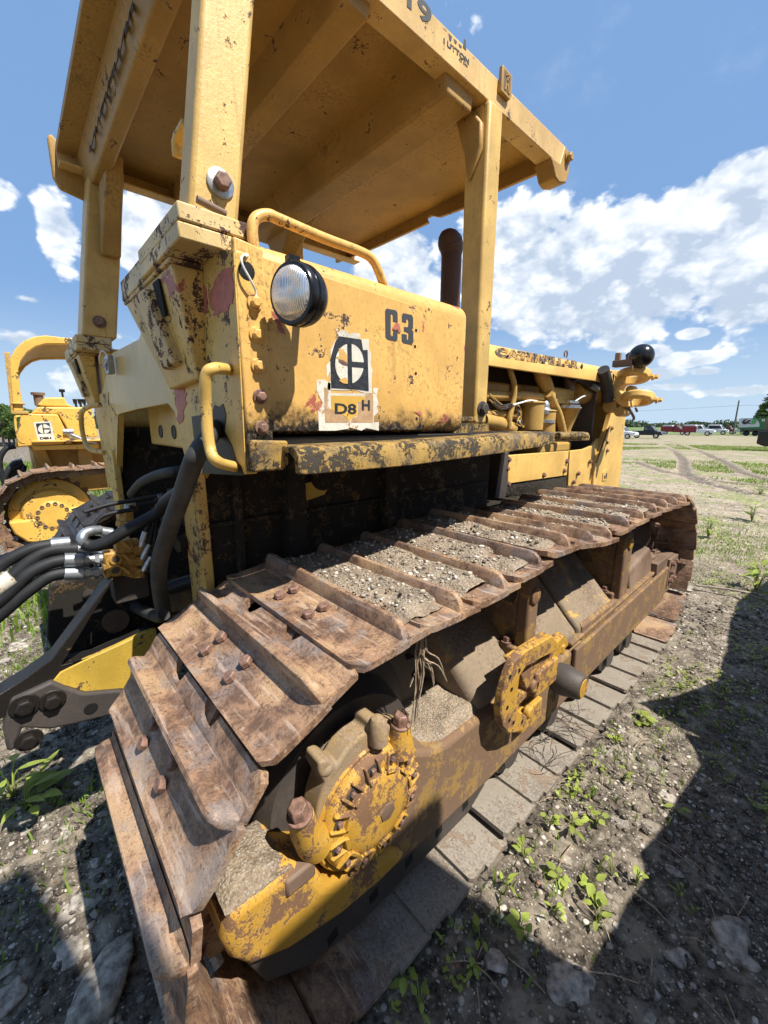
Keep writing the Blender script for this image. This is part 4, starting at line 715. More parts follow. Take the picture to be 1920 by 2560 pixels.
# ---- engine bay, hood, radiator guard (traced on the guard's side plane x = -0.92)
GX_ = -.92
hp = MB(); hood = [(GX_, 2.06), (GX_, 2.145), (-.95, 2.19), (-1.02, 2.215), (-1.3, 2.235), (-1.98, 2.235), (-2.26, 2.215), (-2.33, 2.19), (-2.36, 2.145), (-2.36, 2.06), (-2.33, 2.06), (-2.3, 2.14), (-1.98, 2.2), (-1.3, 2.2), (-.98, 2.14), (-.945, 2.06)]
ys = [1.42, 3.72]; zoff = [-.02, .0]; slabs = []
hp.hexa([(a, ys[0], b+zoff[0]-.02) for a, b in hood], [(a, ys[1], b+zoff[1]-.01) for a, b in hood]); hood_o = obj('engine_hood', hp, 'hood_paint', DZ, .004)
b = MB(); b.hexa([(a, 3.72, b_-.01) for a, b_ in hood[:9]+[(-2.36, 2.0), (GX_, 2.0)]], [(a, 3.92, b_-.08) for a, b_ in hood[:9]+[(-2.36, 2.0), (GX_, 2.0)]]); obj('hood_nose', b, 'hood_paint', hood_o, .012)
p = eE(420, -18, x=-1.2); b = MB(); b.lathe([(0, .11), (.02, .11), (.03, .09), (.04, .085)], (-1.35, 2.05, 2.215), (0, 0, 1), 32); obj('breather_cap', b, 'hood_paint', hood_o, .002)
b = MB(); q = eE(810, 88, x=-.97); b.tube(smooth_path([q+K((0, -.02, -.03)), q+K((0, -.025, .0)), q+K((0, 0, .02)), q+K((0, .025, 0)), q+K((0, .02, -.03))], 4), .006, 8); obj('lift_eye', b, 'brown_iron', hood_o)
fit_text('hood_lettering', 'CATERPILLAR', 'worn_hood_ink', ((140, 108), (930, 228), (140, 28)), eE, GX_+.0012, hood_o, bold=.006)
b = MB(); b.lathe([(0, .022), (.001, .02)], eE(960, 212, x=GX_+.001), (1, 0, 0), 16); obj('hood_hole', b, 'hole_black', hood_o)
gpoly = YZ(eE, [(1245, 250), (1390, 240), (1380, 600), (1308, 1420), (1060, 1420), (1082, 1130), (1200, 800), (1240, 650), (1255, 540)], GX_)
b = MB(); b.prism(gpoly, 'x', GX_, GX_-.05); b.prism(gpoly, 'x', -2.36, -2.31); yg = max(a for a, _ in gpoly); b.box((GX_-.05, yg-.25, .98), (-2.31, yg-.19, 2.1)); rg_ = obj('radiator_guard', b, 'hood_paint', DZ, .006)
b = MB(); b.hexa([eE(1215, 800, x=GX_+.001), eE(1100, 1125, x=GX_+.001), eE(1128, 1095, x=GX_+.001), eE(1200, 900, x=GX_+.001), eE(1232, 760, x=GX_+.001)], [eE(1215, 800, x=GX_+.03), eE(1100, 1125, x=GX_+.012), eE(1128, 1095, x=GX_+.012), eE(1200, 900, x=GX_+.02), eE(1232, 760, x=GX_+.03)]); obj('guard_gusset', b, 'hood_paint', rg_, .003)
b = MB(); b.prism(YZ(eE, [(850, 1008), (985, 992), (1060, 960), (1120, 890), (1110, 1000), (1080, 1130), (1062, 1420), (826, 1420)], GX_-.02), 'x', GX_-.02, GX_-.05); sp1 = obj('side_panel', b, 'hood_paint', DZ, .004)
b = MB(); b.prism(YZ(eE, [(272, 1050), (838, 1008), (818, 1238), (262, 1318)], GX_-.01), 'x', GX_-.01, GX_-.04); sp2 = obj('side_panel', b, 'hood_paint', DZ, .004)
b = MB(); b.prism(YZ(eE, [(262, 1330), (816, 1250), (812, 1433), (235, 1433)], GX_-.02), 'x', GX_-.02, GX_-.05); sp3 = obj('side_panel', b, 'tank_paint', DZ, .004)
b = MB(); b.prism(YZ(eE, [(205, 1040), (280, 1005), (272, 1050), (262, 1330), (240, 1460), (140, 1460)], GX_+.0), 'x', GX_+.0, GX_-.12); obj('frame_upright', b, 'dark_iron', DZ, .006)
for a, c_, par in ((815, 1105, sp2), (790, 1195, sp2), (598, 1235, sp2), (925, 1220, sp1), (882, 1300, sp1), (1195, 1005, rg_), (1237, 795, rg_), (1036, 1108, sp1), (268, 1090, sp2), (252, 1175, sp2), (262, 1320, sp2), (1190, 930, rg_)):
    obj('panel_bolt', MB().bolt(eE(a, c_, x=GX_+(.0 if par is rg_ else -.01)), (1, 0, 0), .016, .02), 'bolt_rust', par)
p = eE(1178, 1235, x=GX_); b = MB(); b.prism([(p.y-.07, p.z-.055), (p.y+.03, p.z-.055), (p.y+.065, p.z-.03), (p.y+.065, p.z+.03), (p.y+.03, p.z+.055), (p.y-.04, p.z+.055), (p.y-.07, p.z+.03)], 'x', GX_, GX_+.008); o = obj('cast_mark', b, 'hood_paint', rg_, .002)
b = MB(); b.box((GX_+.008, p.y-.045, p.z-.035), (GX_+.010, p.y-.015, p.z+.0)); b.box((GX_+.008, p.y+.0, p.z-.035), (GX_+.010, p.y+.03, p.z+.02)); obj('cast_recess', b, 'dark_iron', o)
# engine bay back and components
EX = -1.12
def ex(a, c_, x=EX): return eE(a, c_, x=x)
b = MB(); b.box((-1.42, 1.35, 1.1), (-1.9, 3.9, 2.15)); b.box((-.98, 1.30, 1.0), (-2.3, 1.36, 2.1)); b.box((-1.0, 3.52, 1.1), (-2.28, 3.56, 2.12)); eng = obj('engine_block', b, 'dark_iron', DZ)
def ebox(nm, a0, b0, a1, b1, x, dx, mat='engine_paint', bev=.02):
    p, q = ex(a0, b0, x), ex(a1, b1, x); b = MB(); b.box((x, p.y, q.z), (x-dx, q.y, p.z)); return obj(nm, b, mat, eng, bev, 3)
ebox('rocker_cover', 20, 340, 280, 470, -1.2, .35); ebox('rocker_cover', 350, 372, 605, 500, -1.2, .35)
def etube(nm, pts, r, x=EX, mat='engine_paint', n=16): return obj(nm, MB().tube(smooth_path([ex(a, c_, x) for a, c_ in pts], 6), r, n), mat, eng)
etube('coolant_pipe', [(20, 485), (250, 490), (420, 490), (700, 520)], .036, -1.06)
etube('bent_pipe', [(272, 180), (290, 270), (320, 370), (322, 480), (300, 600), (278, 700), (275, 800)], .02, -1.0)
etube('fuel_pipe', [(560, 200), (580, 290), (625, 410), (645, 520), (640, 680), (640, 830)], .058, -1.05)
etube('fuel_pipe', [(650, 470), (690, 560), (740, 670), (780, 830)], .035, -1.0)
etube('exhaust_elbow', [(880, 470), (1010, 470), (1190, 480)], .10, -1.12)
etube('turbo_column', [(835, 200), (840, 300), (845, 440)], .055, -1.12, 'brown_iron')
etube('lower_rail', [(20, 655), (180, 660), (330, 680)], .026, -1.05)
etube('lower_rail', [(20, 720), (150, 740), (300, 800)], .05, -1.05)
ebox('governor_box', 690, 400, 885, 575, -1.08, .2); ebox('pump_body', 20, 740, 300, 840, -1.1, .2); ebox('pump_body', 560, 940, 860, 1010, -1.1, .2, 'engine_paint')
def can_(nm, a, c0, c1, r, x, mat='engine_paint', top=True, r2=None):
    p, q = ex(a, c1, x), ex(a, c0, x); b = MB(); h = q.z-p.z; r2 = r2 or r; b.lathe([(0, r2), (h*.12, r2*1.02), (h*.9, r), (h*.93, r*1.1), (h*.97, r*1.1), (h, r*.8)], (p.x, p.y, p.z), (0, 0, 1), 28); return obj(nm, b, mat, eng, .003)
can_('fuel_filter', 482, 540, 810, .085, -1.02); fo = can_('oil_filter', 612, 620, 830, .072, -1.0); can_('dust_bowl', 815, 590, 830, .095, -1.02, r2=.035)
p = ex(612, 600, -1.0); b = MB(); b.lathe([(-.05, .055), (-.02, .055), (0, .035), (.03, .035), (.05, .02)], p, (0, 0, 1), 20); obj('filter_cap', b, 'zinc', fo); p = ex(612, 730, -1.0); b = MB(); b.lathe([(-.012, .078), (.012, .078)], p, (0, 0, 1), 28); obj('filter_band', b, 'zinc', fo)
p = ex(815, 595, -1.02); b = MB(); b.lathe([(-.012, .112), (.015, .112)], p, (0, 0, 1), 28); b.box(p+K((.05, -.12, .03)), p+K((.08, .06, .05))); obj('bowl_clamp', b, 'zinc', eng)
for i in range(9):
    r_ = random.Random(i); a0 = 330+i*8; pts = [(90, 470+i*7), (200, 570+i*6), (300+i*6, 560+r_.random()*60), (350+r_.random()*40, 640+r_.random()*40), (340+r_.random()*60, 700+r_.random()*60), (400+r_.random()*20, 760+r_.random()*30)]
    obj('engine_wire', MB().tube(smooth_path([ex(a, c_, -.99-r_.random()*.05) for a, c_ in pts], 4), .005, 6), 'white_wire' if i == 3 else ('rubber_dull' if i % 2 else 'engine_paint'), eng)
obj('engine_wire', MB().tube(smooth_path([ex(a, c_, -.98) for a, c_ in [(310, 575), (400, 550), (470, 532), (540, 540)]], 4), .007, 6), 'white_wire', eng)
obj('engine_wire', MB().tube(smooth_path([ex(a, c_, -.98) for a, c_ in [(865, 580), (900, 540), (960, 500), (990, 490)]], 4), .007, 6), 'white_wire', eng)
hs = [((880, 300), (960, 320), (1040, 385), (1090, 415)), ((900, 240), (1000, 250), (1080, 310), (1120, 330)), ((1160, 240), (1185, 330), (1200, 440), (1205, 540))]
for i, h_ in enumerate(hs): obj('engine_hose', MB().tube(smooth_path([ex(a, c_, -1.0 if i < 2 else -.88) for a, c_ in h_], 5), .045 if i < 2 else .05, 12), 'rubber' if i < 2 else 'rubber_dull', eng)
for a0, c0, a1, c1_ in ((1040, 385, 1100, 425), (1100, 320, 1150, 345)): obj('hose_ferrule', MB().tube([ex(a0, c0, -.98), ex(a1, c1_, -.98)], .03, 12), 'zinc', eng)
# trunnion yoke beside the radiator and the round black knob
YY = 3.62
def ey(a, c_, y=YY): return eE(a, c_, y=y)
b = MB(); up, lw = ey(1447, 300), ey(1482, 512)
def ringz(b, c, ri, ro, h, n=32):
    pr = [(-h, ri), (-h, ro), (h, ro), (h, ri), (-h, ri)]; u, v = K((1, 0, 0)), K((0, 1, 0)); vs = []
    for z, r in pr[:-1]: vs += b.ring(K(c)+K((0, 0, z)), u, v, r, n)
    b.add(vs, [(k*n+i, k*n+(i+1) % n, ((k+1) % 4)*n+(i+1) % n, ((k+1) % 4)*n+i) for k in range(4) for i in range(n)])
for c in (up, lw): b.lathe([(-.036, .086), (-.036, .125), (-.026, .138), (.026, .138), (.036, .125), (.036, .086), (-.036, .0861)], c, (-.08, .30, 1), 32, False)
yb = MB(); bp_ = [ey(1270, 420), ey(1300, 320), ey(1340, 285), ey(1400, 290), ey(1390, 350), ey(1385, 380), ey(1350, 400), ey(1330, 440), ey(1380, 500), ey(1420, 540), ey(1430, 595), ey(1360, 600), ey(1300, 550), ey(1272, 480)]
yb.prism([(p.x, p.z) for p in bp_], 'y', YY-.08, YY+.08); yk = obj('cylinder_yoke', yb, 'hood_paint', DZ, .015, 3); obj('yoke_ring', b, 'hood_paint', yk, .008)
b = MB()
for c in (up, lw):
    for dx_, dy_ in ((.16, .03), (.15, -.06)): b.bolt(c+K((dx_-.02, dy_, -.02)), (1, 0, 0), .022, .05)
obj('yoke_bolt', b, 'hood_paint', yk)
b = MB(); p = ey(1250, 590); b.lathe([(-.08, .06), (.08, .06)], p, (0, 1, 0), 20); b.lathe([(-.08, .045), (.1, .045)], p+K((.09, 0, -.05)), (0, 1, 0), 20); b.lathe([(-.05, .035), (.05, .035)], ey(1428, 430), (0, 1, 0), 16); obj('yoke_pin', b, 'engine_paint', yk, .004)
b = MB(); b.tube([ey(1400, 600), ey(1450, 690), ey(1450, 715)], .012, 8); b.tube([ey(1465, 598), ey(1482, 640)], .010, 8); obj('bent_rod', b, 'bolt_rust', yk)
p = ey(1520, 115, 3.5); b = MB(); n_ = 24; b.lathe([(-.10*math.cos(math.pi*k/n_), max(.0001, .10*math.sin(math.pi*k/n_))) for k in range(n_+1)], p, (1, .2, .1), 40); kn = obj('black_float', b, 'black_enamel', DZ)
b = MB(); b.box(ey(1280, 165, 3.5), ey(1430, 200, 3.42)); b.box(ey(1290, 90, 3.5), ey(1312, 175, 3.46)); b.prism([(q.x, q.z) for q in (ey(1395, 110), ey(1430, 80), ey(1440, 120), ey(1420, 190), ey(1400, 170))], 'y', 3.55, 3.6); obj('float_bracket', b, 'brown_iron', kn, .004)
b = MB(); b.tube(smooth_path([ey(1460, 95, 3.45), ey(1470, 130, 3.45), ey(1445, 170, 3.45), ey(1440, 240, 3.45)], 4), .006, 6); obj('float_wire', b, 'white_wire', kn)
# exhaust stack
sx = -1.35; a_, b_ = c4(373, 600, x=sx), c4(373, 210, x=sx); r_ = (c4(407, 300, x=sx)-c4(340, 300, x=sx)).length*.38
top = c4(350, 110, x=sx); b = MB(); b.lathe([(0, r_), (b_.z-1.6, r_), (b_.z-1.6, r_*.99)], (sx, b_.y, 1.6), (0, 0, 1), 32)
b.tube(smooth_path([(sx, b_.y, b_.z-.02), (sx, b_.y-.004, b_.z+.02), (sx, b_.y-.022, b_.z+.055), (sx+.01, b_.y-.045, b_.z+.085), (sx+.015, b_.y-.055, top.z-.01)], 3), [r_*q_ for q_ in (1.03, 1.05, 1.1, 1.14, 1.18, 1.2, 1.2, 1.15, 1.08, 1.0, .85, .65, .25)], 28); obj('exhaust_stack', b, 'stack_rust', DZ)
# fitting between tank and post
b = MB(); b.tube([dD(1432, 1195, x=-.47), dD(1560, 1220, x=-.47)], .0175, 20); b.tube([dD(1560, 1222, x=-.47), dD(1640, 1235, x=-.47)], .0135, 6); ft = obj('tank_fitting', b, 'zinc', tank, .001)
b = MB(); b.tube(smooth_path([dD(1640, 1235, x=-.47), dD(1680, 1260, x=-.46), dD(1685, 1400, x=-.46), dD(1600, 1600, x=-.47), dD(1570, 1720, x=-.47)], 5), .011, 12); obj('drain_hose', b, 'rubber', tank)
b = MB(); b.box(c4(330, 905, x=-.48), c4(410, 990, x=-.55)); b.box(c4(330, 878, x=-.475), c4(412, 902, x=-.56)); obj('rubber_mount', b, 'step_paint', DZ, .004); obj('mount_bolt', MB().bolt(c4(393, 876, x=-.5), (0, 0, 1), .012, .02), 'dark_iron', DZ)
# work light on the left foot
p = c3(458, 712, y=-.25); b = MB(); b.box(p+K((-.035, -.0, -.045)), p+K((.04, .03, .045))); b.lathe([(0, .028), (.006, .028), (.004, .02), (-.01, .015)], p, (0, -1, 0), 24); wl = obj('socket_box', b, 'zinc', DZ, .003)
b = MB(); b.tube(smooth_path([p+K((.0, -.01, -.01)), p+K((.03, -.03, .01)), p+K((.045, -.02, .06)), p+K((.07, .0, .03)), p+K((.03, -.02, -.02))], 4), .0035, 6); obj('socket_wire', b, 'white_wire', wl)
# ---- rear hydraulics (ripper valve, hoses) and drawbar arm, x about -1.1
VX = -1.10
def hv(a, c_, x=VX): return hH(a, c_, x=x)
vb = thing('hydraulic_valve', hv(1000, 500), 'yellow hydraulic valve block with silver fittings hanging behind the bulldozer beside the near track', 'valve')
b = MB()
for z0, z1, s in ((350, 430, 0), (440, 530, 0), (250, 340, 100)):
    p, q = hv(855+s, z0), hv(1020+s, z1); b.box((VX-.06, p.y, q.z), (VX, q.y, p.z))
    u_ = [hv(1000+s, z0-10), hv(1060+s, z0-20), hv(1200, z0+40), hv(1215, z1+20), hv(1120, z1+30), hv(1010+s, z1)]; b.prism([(w.y, w.z) for w in u_], 'x', VX-.05, VX-.008)
obj('valve_body', b, 'brass_paint', vb, .006)
for c_ in (390, 480): o = obj('valve_port', MB().lathe([(0, .021), (.006, .021), (.007, .015), (.004, .012)], hv(960, c_), (1, 0, 0), 20), 'brass_paint', vb); obj('port_recess', MB().lathe([(.0065, .012), (.0075, .011)], hv(960, c_), (1, 0, 0), 16), 'dark_iron', o)
for a, c_ in ((1145, 310), (1150, 410), (1150, 510)): obj('pilot_port', MB().lathe([(0, .017), (.010, .017)], hv(a, c_)+K((-.008, 0, 0)), (1, 0, 0), 16), 'brass_paint', vb)
for a, c_ in ((1040, 270), (1040, 370), (1040, 480)): obj('relief_screw', MB().tube([hv(a-30, c_-25)+K((.005, 0, 0)), hv(a+30, c_+20)+K((.012, 0, 0))], .006, 8), 'brass_paint', vb)
obj('top_nut', MB().tube([hv(1050, 90), hv(1050, -20)], .026, 6).tube([hv(1050, 110), hv(1050, 70)], .035, 8), 'brass_paint', vb, .001)
b = MB(); b.tube([hv(1060, -20), hv(1060, -60), hv(1090, -75), hv(1130, -70)], .012, 10); obj('elbow_fitting', b, 'zinc', vb)
def fit(a0, c0, a1, c1_, r, x=VX): obj('crimp_fitting', MB().tube([hv(a0, c0, x), hv(a1, c1_, x)], r, 20), 'zinc', vb, .001)
for c_, s in ((395, 0), (505, 0)):
    fit(530, c_+3, 690, c_, .0245); fit(690, c_, 730, c_, .020); fit(735, c_, 850, c_-10, .017); 
    for a in (700, 780): obj('hex_nut', MB().tube([hv(a, c_), hv(a+40, c_-3)], .0225, 6), 'zinc', vb)
fit(420, 270, 580, 255, .022, -1.13); fit(640, 300, 860, 300, .0215, -1.12)
fit(930, 175, 800, 155, .018, -1.08)
b = MB(); b.tube(smooth_path([hv(830, 150, -1.06), hv(760, 155, -1.05), hv(700, 180, -1.04), hv(680, 225, -1.03), hv(700, 265, -1.03)], 5), .0165, 16); obj('elbow_fitting', b, 'zinc', vb)
def hose(pts, r, mat='rubber', par=vb): return obj('hydraulic_hose', MB().tube(smooth_path(pts, 7), r*.92, 18), mat, par)
hose([hv(540, 505), hv(400, 540), (hv(200, 680)), hv(60, 800), hv(-60, 900)], .0225); hose([hv(535, 398), hv(400, 430), hv(230, 520), hv(60, 690), hv(-80, 800)], .0225)
hose([hv(640, 305, -1.12), hv(430, 320, -1.12), hv(260, 400, -1.12), hv(80, 560, -1.12), hv(-80, 690, -1.12)], .0235); hose([hv(425, 272, -1.13), hv(280, 300, -1.13), hv(120, 370, -1.13), hv(-60, 480, -1.13)], .0215)
obj('hose_sleeve', MB().tube([hv(110, 540, -1.105), hv(-60, 655, -1.105)], .0275, 18), 'decal_white', vb)
hose([hv(700, 262, -1.03), hv(760, 282, -1.02), hv(860, 260, -1.0), hv(1050, 150, -.98), hv(1300, 10, -.96), hh(470, 700, y=-.30), hh(610, 605, y=-.27), hh(700, 560, y=-.15), hh(760, 520, y=.0)], .0225)
hose([hh(170, 640, y=-.24), hh(260, 540, y=-.24), hh(420, 470, y=-.22), hh(600, 440, y=-.17), hh(700, 420, y=.0)], .024)
hose([hh(930, 60, y=-.19), hh(860, 110, y=-.24), hh(740, 290, y=-.30), hh(690, 400, y=-.31), hh(600, 660, y=-.32), hh(500, 930, y=-.335), hh(420, 1190, y=-.35), hh(405, 1350, y=-.35), hh(420, 1520, y=-.34), hh(450, 1680, y=-.33)], .0285, 'rubber_dull')
hose([hh(450, 1680, y=-.34), hh(400, 1700, y=-.35), hh(280, 1650, y=-.36), hh(200, 1610, y=-.36), hh(150, 1530, y=-.36), hh(140, 1470, y=-.36)], .024, 'rubber_dull')
obj('pipe_collar', MB().tube([hh(120, 1400, y=-.36), hh(145, 1500, y=-.36)], .03, 12), 'dark_iron', vb)
b = MB(); b.box(hv(930, 540, -1.15), hv(1200, 640, -1.25)); obj('lower_port', b, 'dark_iron', vb, .005)
for k, pts in enumerate([((1170, 290), (1200, 190), (1240, 90), (1260, 0)), ((1180, 390), (1230, 280), (1260, 150), (1290, 30)), ((1190, 490), (1250, 370), (1280, 240), (1300, 60)), ((770, 130), (830, 50), (930, 10), (1100, -20)), ((1130, -70), (1250, -75), (1350, -110), (1450, -150)), ((700, 0), (900, -60), (1100, -95), (1300, -130))]):
    P = [hv(a, c_, VX+.02) for a, c_ in pts]; hose(P, .0085)
    if k < 3:
        d = (P[1]-P[0]).normalized(); obj('small_fitting', MB().tube([P[0], P[0]+d*.012, P[0]+d*.06], [.010, .012, .011], 10), 'steel', vb)
for k in range(7):
    r_ = random.Random(k+50); P = [hh(380+r_.random()*60, 640+r_.random()*60, y=-.26), hh(400+r_.random()*80, 720+r_.random()*80, y=-.27), hh(380+r_.random()*100, 860+r_.random()*80, y=-.28), hh(360+r_.random()*90, 1050+r_.random()*100, y=-.28), hh(350+r_.random()*40, 1300, y=-.28)]; hose(P, .011)
# drawbar and side arm
def ayz(pts, x): return [(p.y, p.z) for p in (hv(a, c_, x) for a, c_ in pts)]
ar = thing('drawbar', (-1.2, -.45, .5), 'greasy dark drawbar arm with yellow side plate sticking out low behind the bulldozer', 'drawbar')
b = MB(); b.prism(ayz([(425, 1420), (500, 1330), (700, 1230), (950, 1120), (1200, 1000), (1300, 970), (1300, 1480), (980, 1470), (700, 1495), (560, 1450)], -1.06), 'x', -1.06, -1.085); obj('side_plate', b, 'arm_paint', ar, .004)
b = MB(); b.prism(ayz([(-150, 1600), (-100, 1480), (0, 1470), (180, 1360), (420, 1190), (900, 545), (925, 525), (925, 545), (500, 1240), (800, 1170), (1270, 960), (1270, 985), (950, 1110), (700, 1220), (430, 1400), (100, 1545), (60, 1650), (-60, 1700)], -1.10), 'x', -1.065, -1.15); obj('upper_link', b, 'black_grease', ar, .008, 3)
b = MB(); b.prism(ayz([(90, 1560), (430, 1400), (560, 1455), (700, 1500), (980, 1475), (1100, 1500), (1050, 1650), (860, 1700), (620, 1760), (420, 1800), (180, 1790), (150, 1950), (60, 1990), (20, 1800)], -1.05), 'x', -1.045, -1.20); lo = obj('lower_arm', b, 'dark_iron', ar, .01, 3)
for a, c_, r in ((205, 1605, .028), (435, 1560, .026), (240, 1885, .026)): obj('arm_bolt', MB().bolt(hv(a, c_, -1.044), (1, 0, 0), r, .028, 1.5), 'black_grease', lo, .003)
b = MB(); b.lathe([(0, .022), (.002, .02)], hv(755, 1630, -1.044), (1, 0, 0), 20); obj('arm_slot', b, 'hole_black', lo)
b = MB(); b.prism(ayz([(700, 540), (1350, 500), (1400, 1000), (900, 1150), (480, 1250), (390, 1050), (410, 620)], -1.35), 'x', -1.35, -1.40); bk = obj('ripper_frame', b, 'oily_paint', DZ, .006)
obj('frame_boss', MB().lathe([(0, .05), (.012, .05)], hv(960, 900, -1.35), (1, 0, 0), 28), 'brown_iron', bk)
obj('frame_boss', MB().lathe([(0, .02), (.012, .02)], hv(735, 680, -1.35), (1, 0, 0), 20), 'dark_iron', bk)
for q_ in ((560, 1080, 780, 1010), (500, 1450, 760, 1370)): obj('cross_pipe', MB().tube([hh(q_[0], q_[1], y=-.26), hh(q_[2], q_[3], y=-.16)], .03, 14), 'black_grease', DZ)
# ================================================================== SECOND BULLDOZER (far left)
S2 = thing('bulldozer', (-7.0, 1.1, 0), 'smaller looking yellow bulldozer parked beyond, with curved roll bar hoop and clean white square decal', 'bulldozer')
X2, Y2 = -5.4, -.39
track(S2, X2, Y2, True, False, sc=.52)
D2 = 'yellow_clean'
b = MB(); b.prism([(a+Y2, c_) for a, c_ in side], 'x', X2-.13, X2-.6); obj('roller_frame', b, D2, S2, .02)
b = MB(); b.prism([(a+Y2, c_) for a, c_ in [(-.43, .56), (-.4, .42), (-.3, .30), (0, .22), (.4, .19), (.5, .62), (.2, .66), (-.1, .56)]], 'x', X2-.13, X2-.3); obj('bearing_cap', b, D2, S2, .02)
b = MB(); b.lathe([(-.2, .40), (-.1, .40), (-.08, .36), (-.06, .30), (.0, .27), (.005, .23)], (X2-.2, Y2-.025, .60), (1, 0, 0), 48); obj('drive_housing', b, D2, S2, .004)
b = MB(); b.lathe([(-.05, .175), (.015, .175), (.03, .16), (.035, .12), (.04, .0)], (X2-.16, Y2-.025, .577), (1, 0, 0), 48); d2 = obj('drive_cover', b, D2, S2)
for i in range(14):
    a = 2*math.pi*i/14; c = K((X2-.13, Y2-.025+.148*math.cos(a), .577+.148*math.sin(a))); obj('cover_pocket', MB().lathe([(0, .022), (.010, .022), (.010, .012), (.002, .010)], c, (1, 0, 0), 12), 'brown_iron', d2)
b = MB(); b.prism([(a+Y2, c_) for a, c_ in prof_sprk] if 'prof_sprk' in globals() else [(C1[0]+Y2+(.475 if i % 4 in (1, 2) else .43)*math.cos(2*math.pi*i/100), C1[1]+(.475 if i % 4 in (1, 2) else .43)*math.sin(2*math.pi*i/100)) for i in range(100)], 'x', X2-.365, X2-.405); obj('sprocket', b, 'brown_iron', S2)
tx = X2-.45
def wx(a, c_, x=None): return wW(a, c_, x=tx if x is None else x)
T0 = wx(200, 820); b = MB(); b.prism([(p.y, p.z) for p in (wx(145, 1140), wx(205, 815), wx(550, 822), wx(590, 900), wx(690, 1100), wx(300, 1125), wx(250, 1130))], 'x', tx, tx-.35); tk = obj('fuel_tank', b, D2, S2, .015, 3)
b = MB(); b.prism([(p.y, p.z) for p in (wx(560, 822), wx(300, 815), wx(360, 750), wx(880, 755), wx(940, 1040), wx(690, 1040))], 'x', tx-.03, tx-.5); b.prism([(p.y, p.z) for p in (wx(355, 740), wx(430, 660), wx(620, 655), wx(650, 720), wx(720, 752))], 'x', tx-.1, tx-.5); hd = obj('seat_housing', b, D2, S2, .02, 3)
b = MB(); p = wx(380, 640, tx-.3); q = wx(380, 740, tx-.3); b.lathe([(0, .05), (p.z-q.z, .05), (p.z-q.z, .07), (p.z-q.z+.03, .07)], (q.x, q.y, q.z), (0, 0, 1), 20); obj('filler_neck', b, 'brown_iron', hd)
b = MB(); p = wx(590, 600, tx-.3); b.tube([p, p+K((0, 0, -.15))], .012, 8); b.box(p+K((-.02, -.03, -.015)), p+K((.02, .03, .02)))
for a in (715, 760, 800): p = wx(a, 700, tx-.4); b.tube([p, p+K((0, .02, -.2))], .014, 8); b.lathe([(-.03, .02), (.03, .025)], p, (0, 0, 1), 10)
obj('control_lever', b, 'black_enamel', hd)
b = MB(); b.hexa([wx(300, 1125), wx(940, 1105), wx(940, 1150), wx(320, 1165)], [wx(300, 1125, tx-.1), wx(940, 1105, tx-.1), wx(940, 1150, tx-.1), wx(320, 1165, tx-.1)]); b.box((tx+.06, wx(310, 1130).y, 1.435), (tx-.4, wx(310, 1130).y+1.3, 1.455)); obj('step_bar', b, D2, S2, .004)
b = MB(); b.box((tx-.35, Y2-.1, .75), (tx-1.6, Y2+1.6, 1.43)); b.hexa([(tx-.1, Y2-.15, 1.42), (tx-.1, Y2+.0, 1.42), (tx-.35, Y2+.0, 1.42), (tx-.35, Y2-.15, 1.42)], [(tx-.3, Y2+.02, 1.02), (tx-.3, Y2+.1, 1.02), (tx-.35, Y2+.1, 1.02), (tx-.35, Y2+.02, 1.02)]); b.box((tx-.2, Y2+.35, 1.1), (tx-.4, Y2+.5, 1.43)); obj('main_case', b, 'engine_paint', S2, .01)
b = MB(); b.prism([(p.y, p.z) for p in (wx(318, 898), wx(488, 890), wx(527, 1088), wx(365, 1095))], 'x', tx+.001, tx+.003); dc2 = obj('square_decal', b, 'decal_white', tk)
b = MB(); b.prism([(p.y, p.z) for p in (wx(340, 910), wx(470, 905), wx(488, 1005), wx(362, 1010))], 'x', tx+.0035, tx+.004); obj('emblem_field', b, 'decal_black', dc2)
b = MB(); b.prism([(p.y, p.z) for p in (wx(420+58*math.cos(a), 962+45*math.sin(a)) for a in np.linspace(0, 2*math.pi, 33)[:-1])], 'x', tx+.0045, tx+.005); obj('emblem_ring', b, 'decal_white', dc2)
b = MB(); b.prism([(p.y, p.z) for p in (wx(400, 912), wx(410, 912), wx(425, 1005), wx(414, 1005))], 'x', tx+.0055, tx+.006); b.prism([(p.y, p.z) for p in (wx(415, 955), wx(478, 955), wx(478, 968), wx(417, 968))], 'x', tx+.0055, tx+.006); obj('emblem_bar', b, 'decal_black', dc2)
fit_text('model_lettering', 'D8H', 'decal_black', ((382, 1062), (492, 1060), (378, 1040)), wW, tx+.0045, dc2, bold=.002)
# roll bar hoop: two arches joined by sheet
def arch(x):
    O = [(225, 790), (215, 700), (195, 600), (180, 480), (175, 390), (200, 310), (260, 230), (340, 175), (440, 148), (640, 148), (900, 160)]
    I_ = [(900, 90), (640, 92), (440, 68), (330, 80), (230, 120), (150, 190), (100, 280), (82, 380), (90, 500), (110, 640), (130, 790)]
    return [(p.y, p.z) for p in (wx(a, c_, tx) for a, c_ in O+I_)]
b = MB(); b.prism(arch(0), 'x', tx-.02, tx-.14); hp2 = obj('roll_hoop', b, D2, S2, .008)
b = MB(); b.prism([(y+.02, z-.01) for y, z in arch(0)], 'x', tx-1.5, tx-1.62); obj('roll_hoop', b, D2, S2, .008)
b = MB(); A_ = [(150, 300), (260, 225), (340, 172), (440, 146), (900, 146), (900, 120), (440, 118), (310, 140), (200, 220), (110, 330)]; b.prism([(p.y, p.z) for p in (wx(a, c_) for a, c_ in A_)], 'x', tx-.15, tx-1.49); obj('hoop_roof', b, 'canopy_paint', S2)
